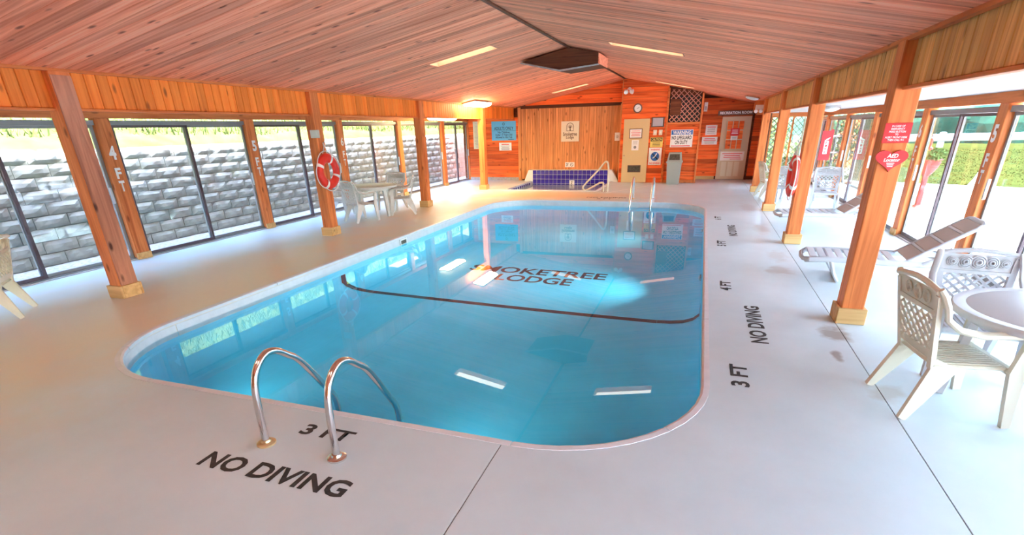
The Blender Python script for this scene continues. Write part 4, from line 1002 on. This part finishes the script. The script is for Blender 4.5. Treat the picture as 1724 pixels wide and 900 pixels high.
# wooded hillside
rnd = random.Random(11); g = MB()
for k in range(420):
    az = math.radians(rnd.uniform(3, 95)); d_ = rnd.uniform(55, 130); r_ = rnd.uniform(3.5, 7)
    cx, cy = d_ * math.sin(az), d_ * math.cos(az); cz = -3 + (d_ - 55) * .17 + rnd.uniform(-1, 1)
    bm = bmesh.new(); bmesh.ops.create_icosphere(bm, subdivisions=2, radius=r_)
    for v in bm.verts: v.co *= 1 + rnd.uniform(-.13, .13)
    bm.verts.index_update(); g.add([v.co + Vector((cx, cy, cz)) for v in bm.verts], [[v.index for v in f.verts] for f in bm.faces]); bm.free()
o = g.build('hillside_forest', 'forest'); o['kind'] = 'stuff'; o['label'] = 'dense green forest covering the hillside beyond the road'; o['category'] = 'forest'
b = MB(); N_ = 24
vs = []
for k in range(N_ + 1):
    az = math.radians(-5 + 110 * k / N_)
    for d_, z_ in ((48, -2), (60, -4), (135, 12), (170, 16)): vs.append((d_ * math.sin(az), d_ * math.cos(az), z_))
b.add(vs, [(k * 4 + i, k * 4 + i + 1, (k + 1) * 4 + i + 1, (k + 1) * 4 + i) for k in range(N_) for i in range(3)])
struct(b.build('ground_hill', 'forest', smooth=True))
def leafball(mb, cx, cy, cz, rx, ry, rz_, n_, size, rnd):
    for k in range(n_):
        u = Vector((rnd.gauss(0, 1), rnd.gauss(0, 1), rnd.gauss(0, 1))).normalized() * (rnd.random() ** .35)
        p = Vector((cx + u.x * rx, cy + u.y * ry, cz + u.z * rz_)); a = Vector((rnd.gauss(0, 1), rnd.gauss(0, 1), rnd.gauss(0, 1))).normalized(); c_ = a.orthogonal().normalized()
        mb.add([p - a * size, p + c_ * size * .5, p + a * size, p - c_ * size * .5], [(0, 1, 2, 3)])
def shrub(label, x, y, z, rx, h_, n_=900):
    t = tag(empty('shrub', (x, y, z)), label, 'shrub', 'shrubs beyond the right windows'); m = MB(); leafball(m, 0, 0, h_ * .55, rx, rx, h_ * .5, n_, .09, random.Random(int(x * 10)))
    m.build('foliage', 'leaf', t); MB().tube([(0, 0, -.02), (0.02, 0, h_ * .5)], [.05, .02], 6).build('stem', 'darkwood', t)
shrub('tall loose shrub beyond the far right windows', 6.1, 24.0, -.05, .9, 2.6, 1500)
shrub('low rounded shrub on the lawn behind the outside lattice', 4.3, 25.4, .0, .8, 1.5)
shrub('dark shrub between lawn and lattice corner', 2.3, 24.4, -.0, 1.0, 2.4, 1500)
# planter with red pot, shepherd's hook with feeder
pt = tag(empty('planter', (5.17, 15.6, GZ)), 'large red flower pot with trailing leaves on a pale stand outside', 'planter')
MB().lathe([(.2, .0), (.07, .06), (.06, .72), (.12, .8), (.19, .92), (.24, 1.08), (.26, 1.1), (.24, 1.12), (.02, 1.1)], 24).build('pot', 'terracotta', pt, smooth=True)
m = MB(); leafball(m, 0, 0, 1.2, .42, .42, .16, 700, .04, random.Random(2)); m.build('foliage', 'leaf', pt)
hk = tag(empty('feeder_hook', (4.58, 14.9, GZ)), 'thin black shepherd hook outside the right window', 'hook')
MB().tube([(0, 0, 0), (0, 0, 1.55), (.06, 0, 1.64), (.14, 0, 1.7), (.24, 0, 1.7), (.28, 0, 1.66), (.28, 0, 1.62)], .012, 6).build('rod', 'black', hk)
fd = tag(empty('bird_feeder', (4.86, 14.9, GZ + 1.345)), 'small red hanging bird feeder outside the right window', 'feeder')
MB().lathe([(.02, 0), (.07, .02), (.07, .05), (.03, .07), (.035, .2), (.05, .21), (.01, .25)], 14).build('feeder_body', 'red', fd, smooth=True)
MB().tube([(0, 0, .25), (0, 0, .27)], .004, 5).build('hanger', 'black', fd)
cn = tag(empty('garden_cone', (7.8, 19.6, GZ)), 'small white cone standing on the sunny patio', 'ornament')
MB().lathe([(.3, 0), (.3, .04), (.2, .1), (.1, .3), (.03, .5), (.005, .52)], 16).build('cone', 'white', cn, smooth=True)
# outside lattice corner
l1o = tag(empty('lattice_fence', (3.1, 21.6, GZ)), 'pale diagonal lattice fence across the end of the right aisle', 'fence')
lattice(l1o, -1.1, 1.3, .12, 2.5, .19, .04, .012, lambda u, v, d: (u, d, v), 'green')
for a in ((-1.16, -1.08), (.1, .16), (1.26, 1.36)): MB().cbox(a[0], a[1], -.02, .05, 0, 2.56, .008).build('fence_post', 'green', l1o)
for zz in (.08, 2.5): MB().cbox(-1.08, 1.28, .026, .05, zz, zz + .06, .005).build('fence_rail', 'green', l1o)
l2o = tag(empty('lattice_fence', (4.5, 19.4, GZ)), 'pale lattice fence running outside the last right window', 'fence')
lattice(l2o, -1.6, 2.0, .12, 2.5, .19, .04, .012, lambda u, v, d: (d, u, v), 'green')
for a in (-1.64, .1, 2.0): MB().cbox(-.02, .05, a, a + .08, 0, 2.56, .008).build('fence_post', 'green', l2o)
for zz in (.08, 2.5): MB().cbox(.026, .05, -1.6, 2.04, zz, zz + .06, .005).build('fence_rail', 'green', l2o)
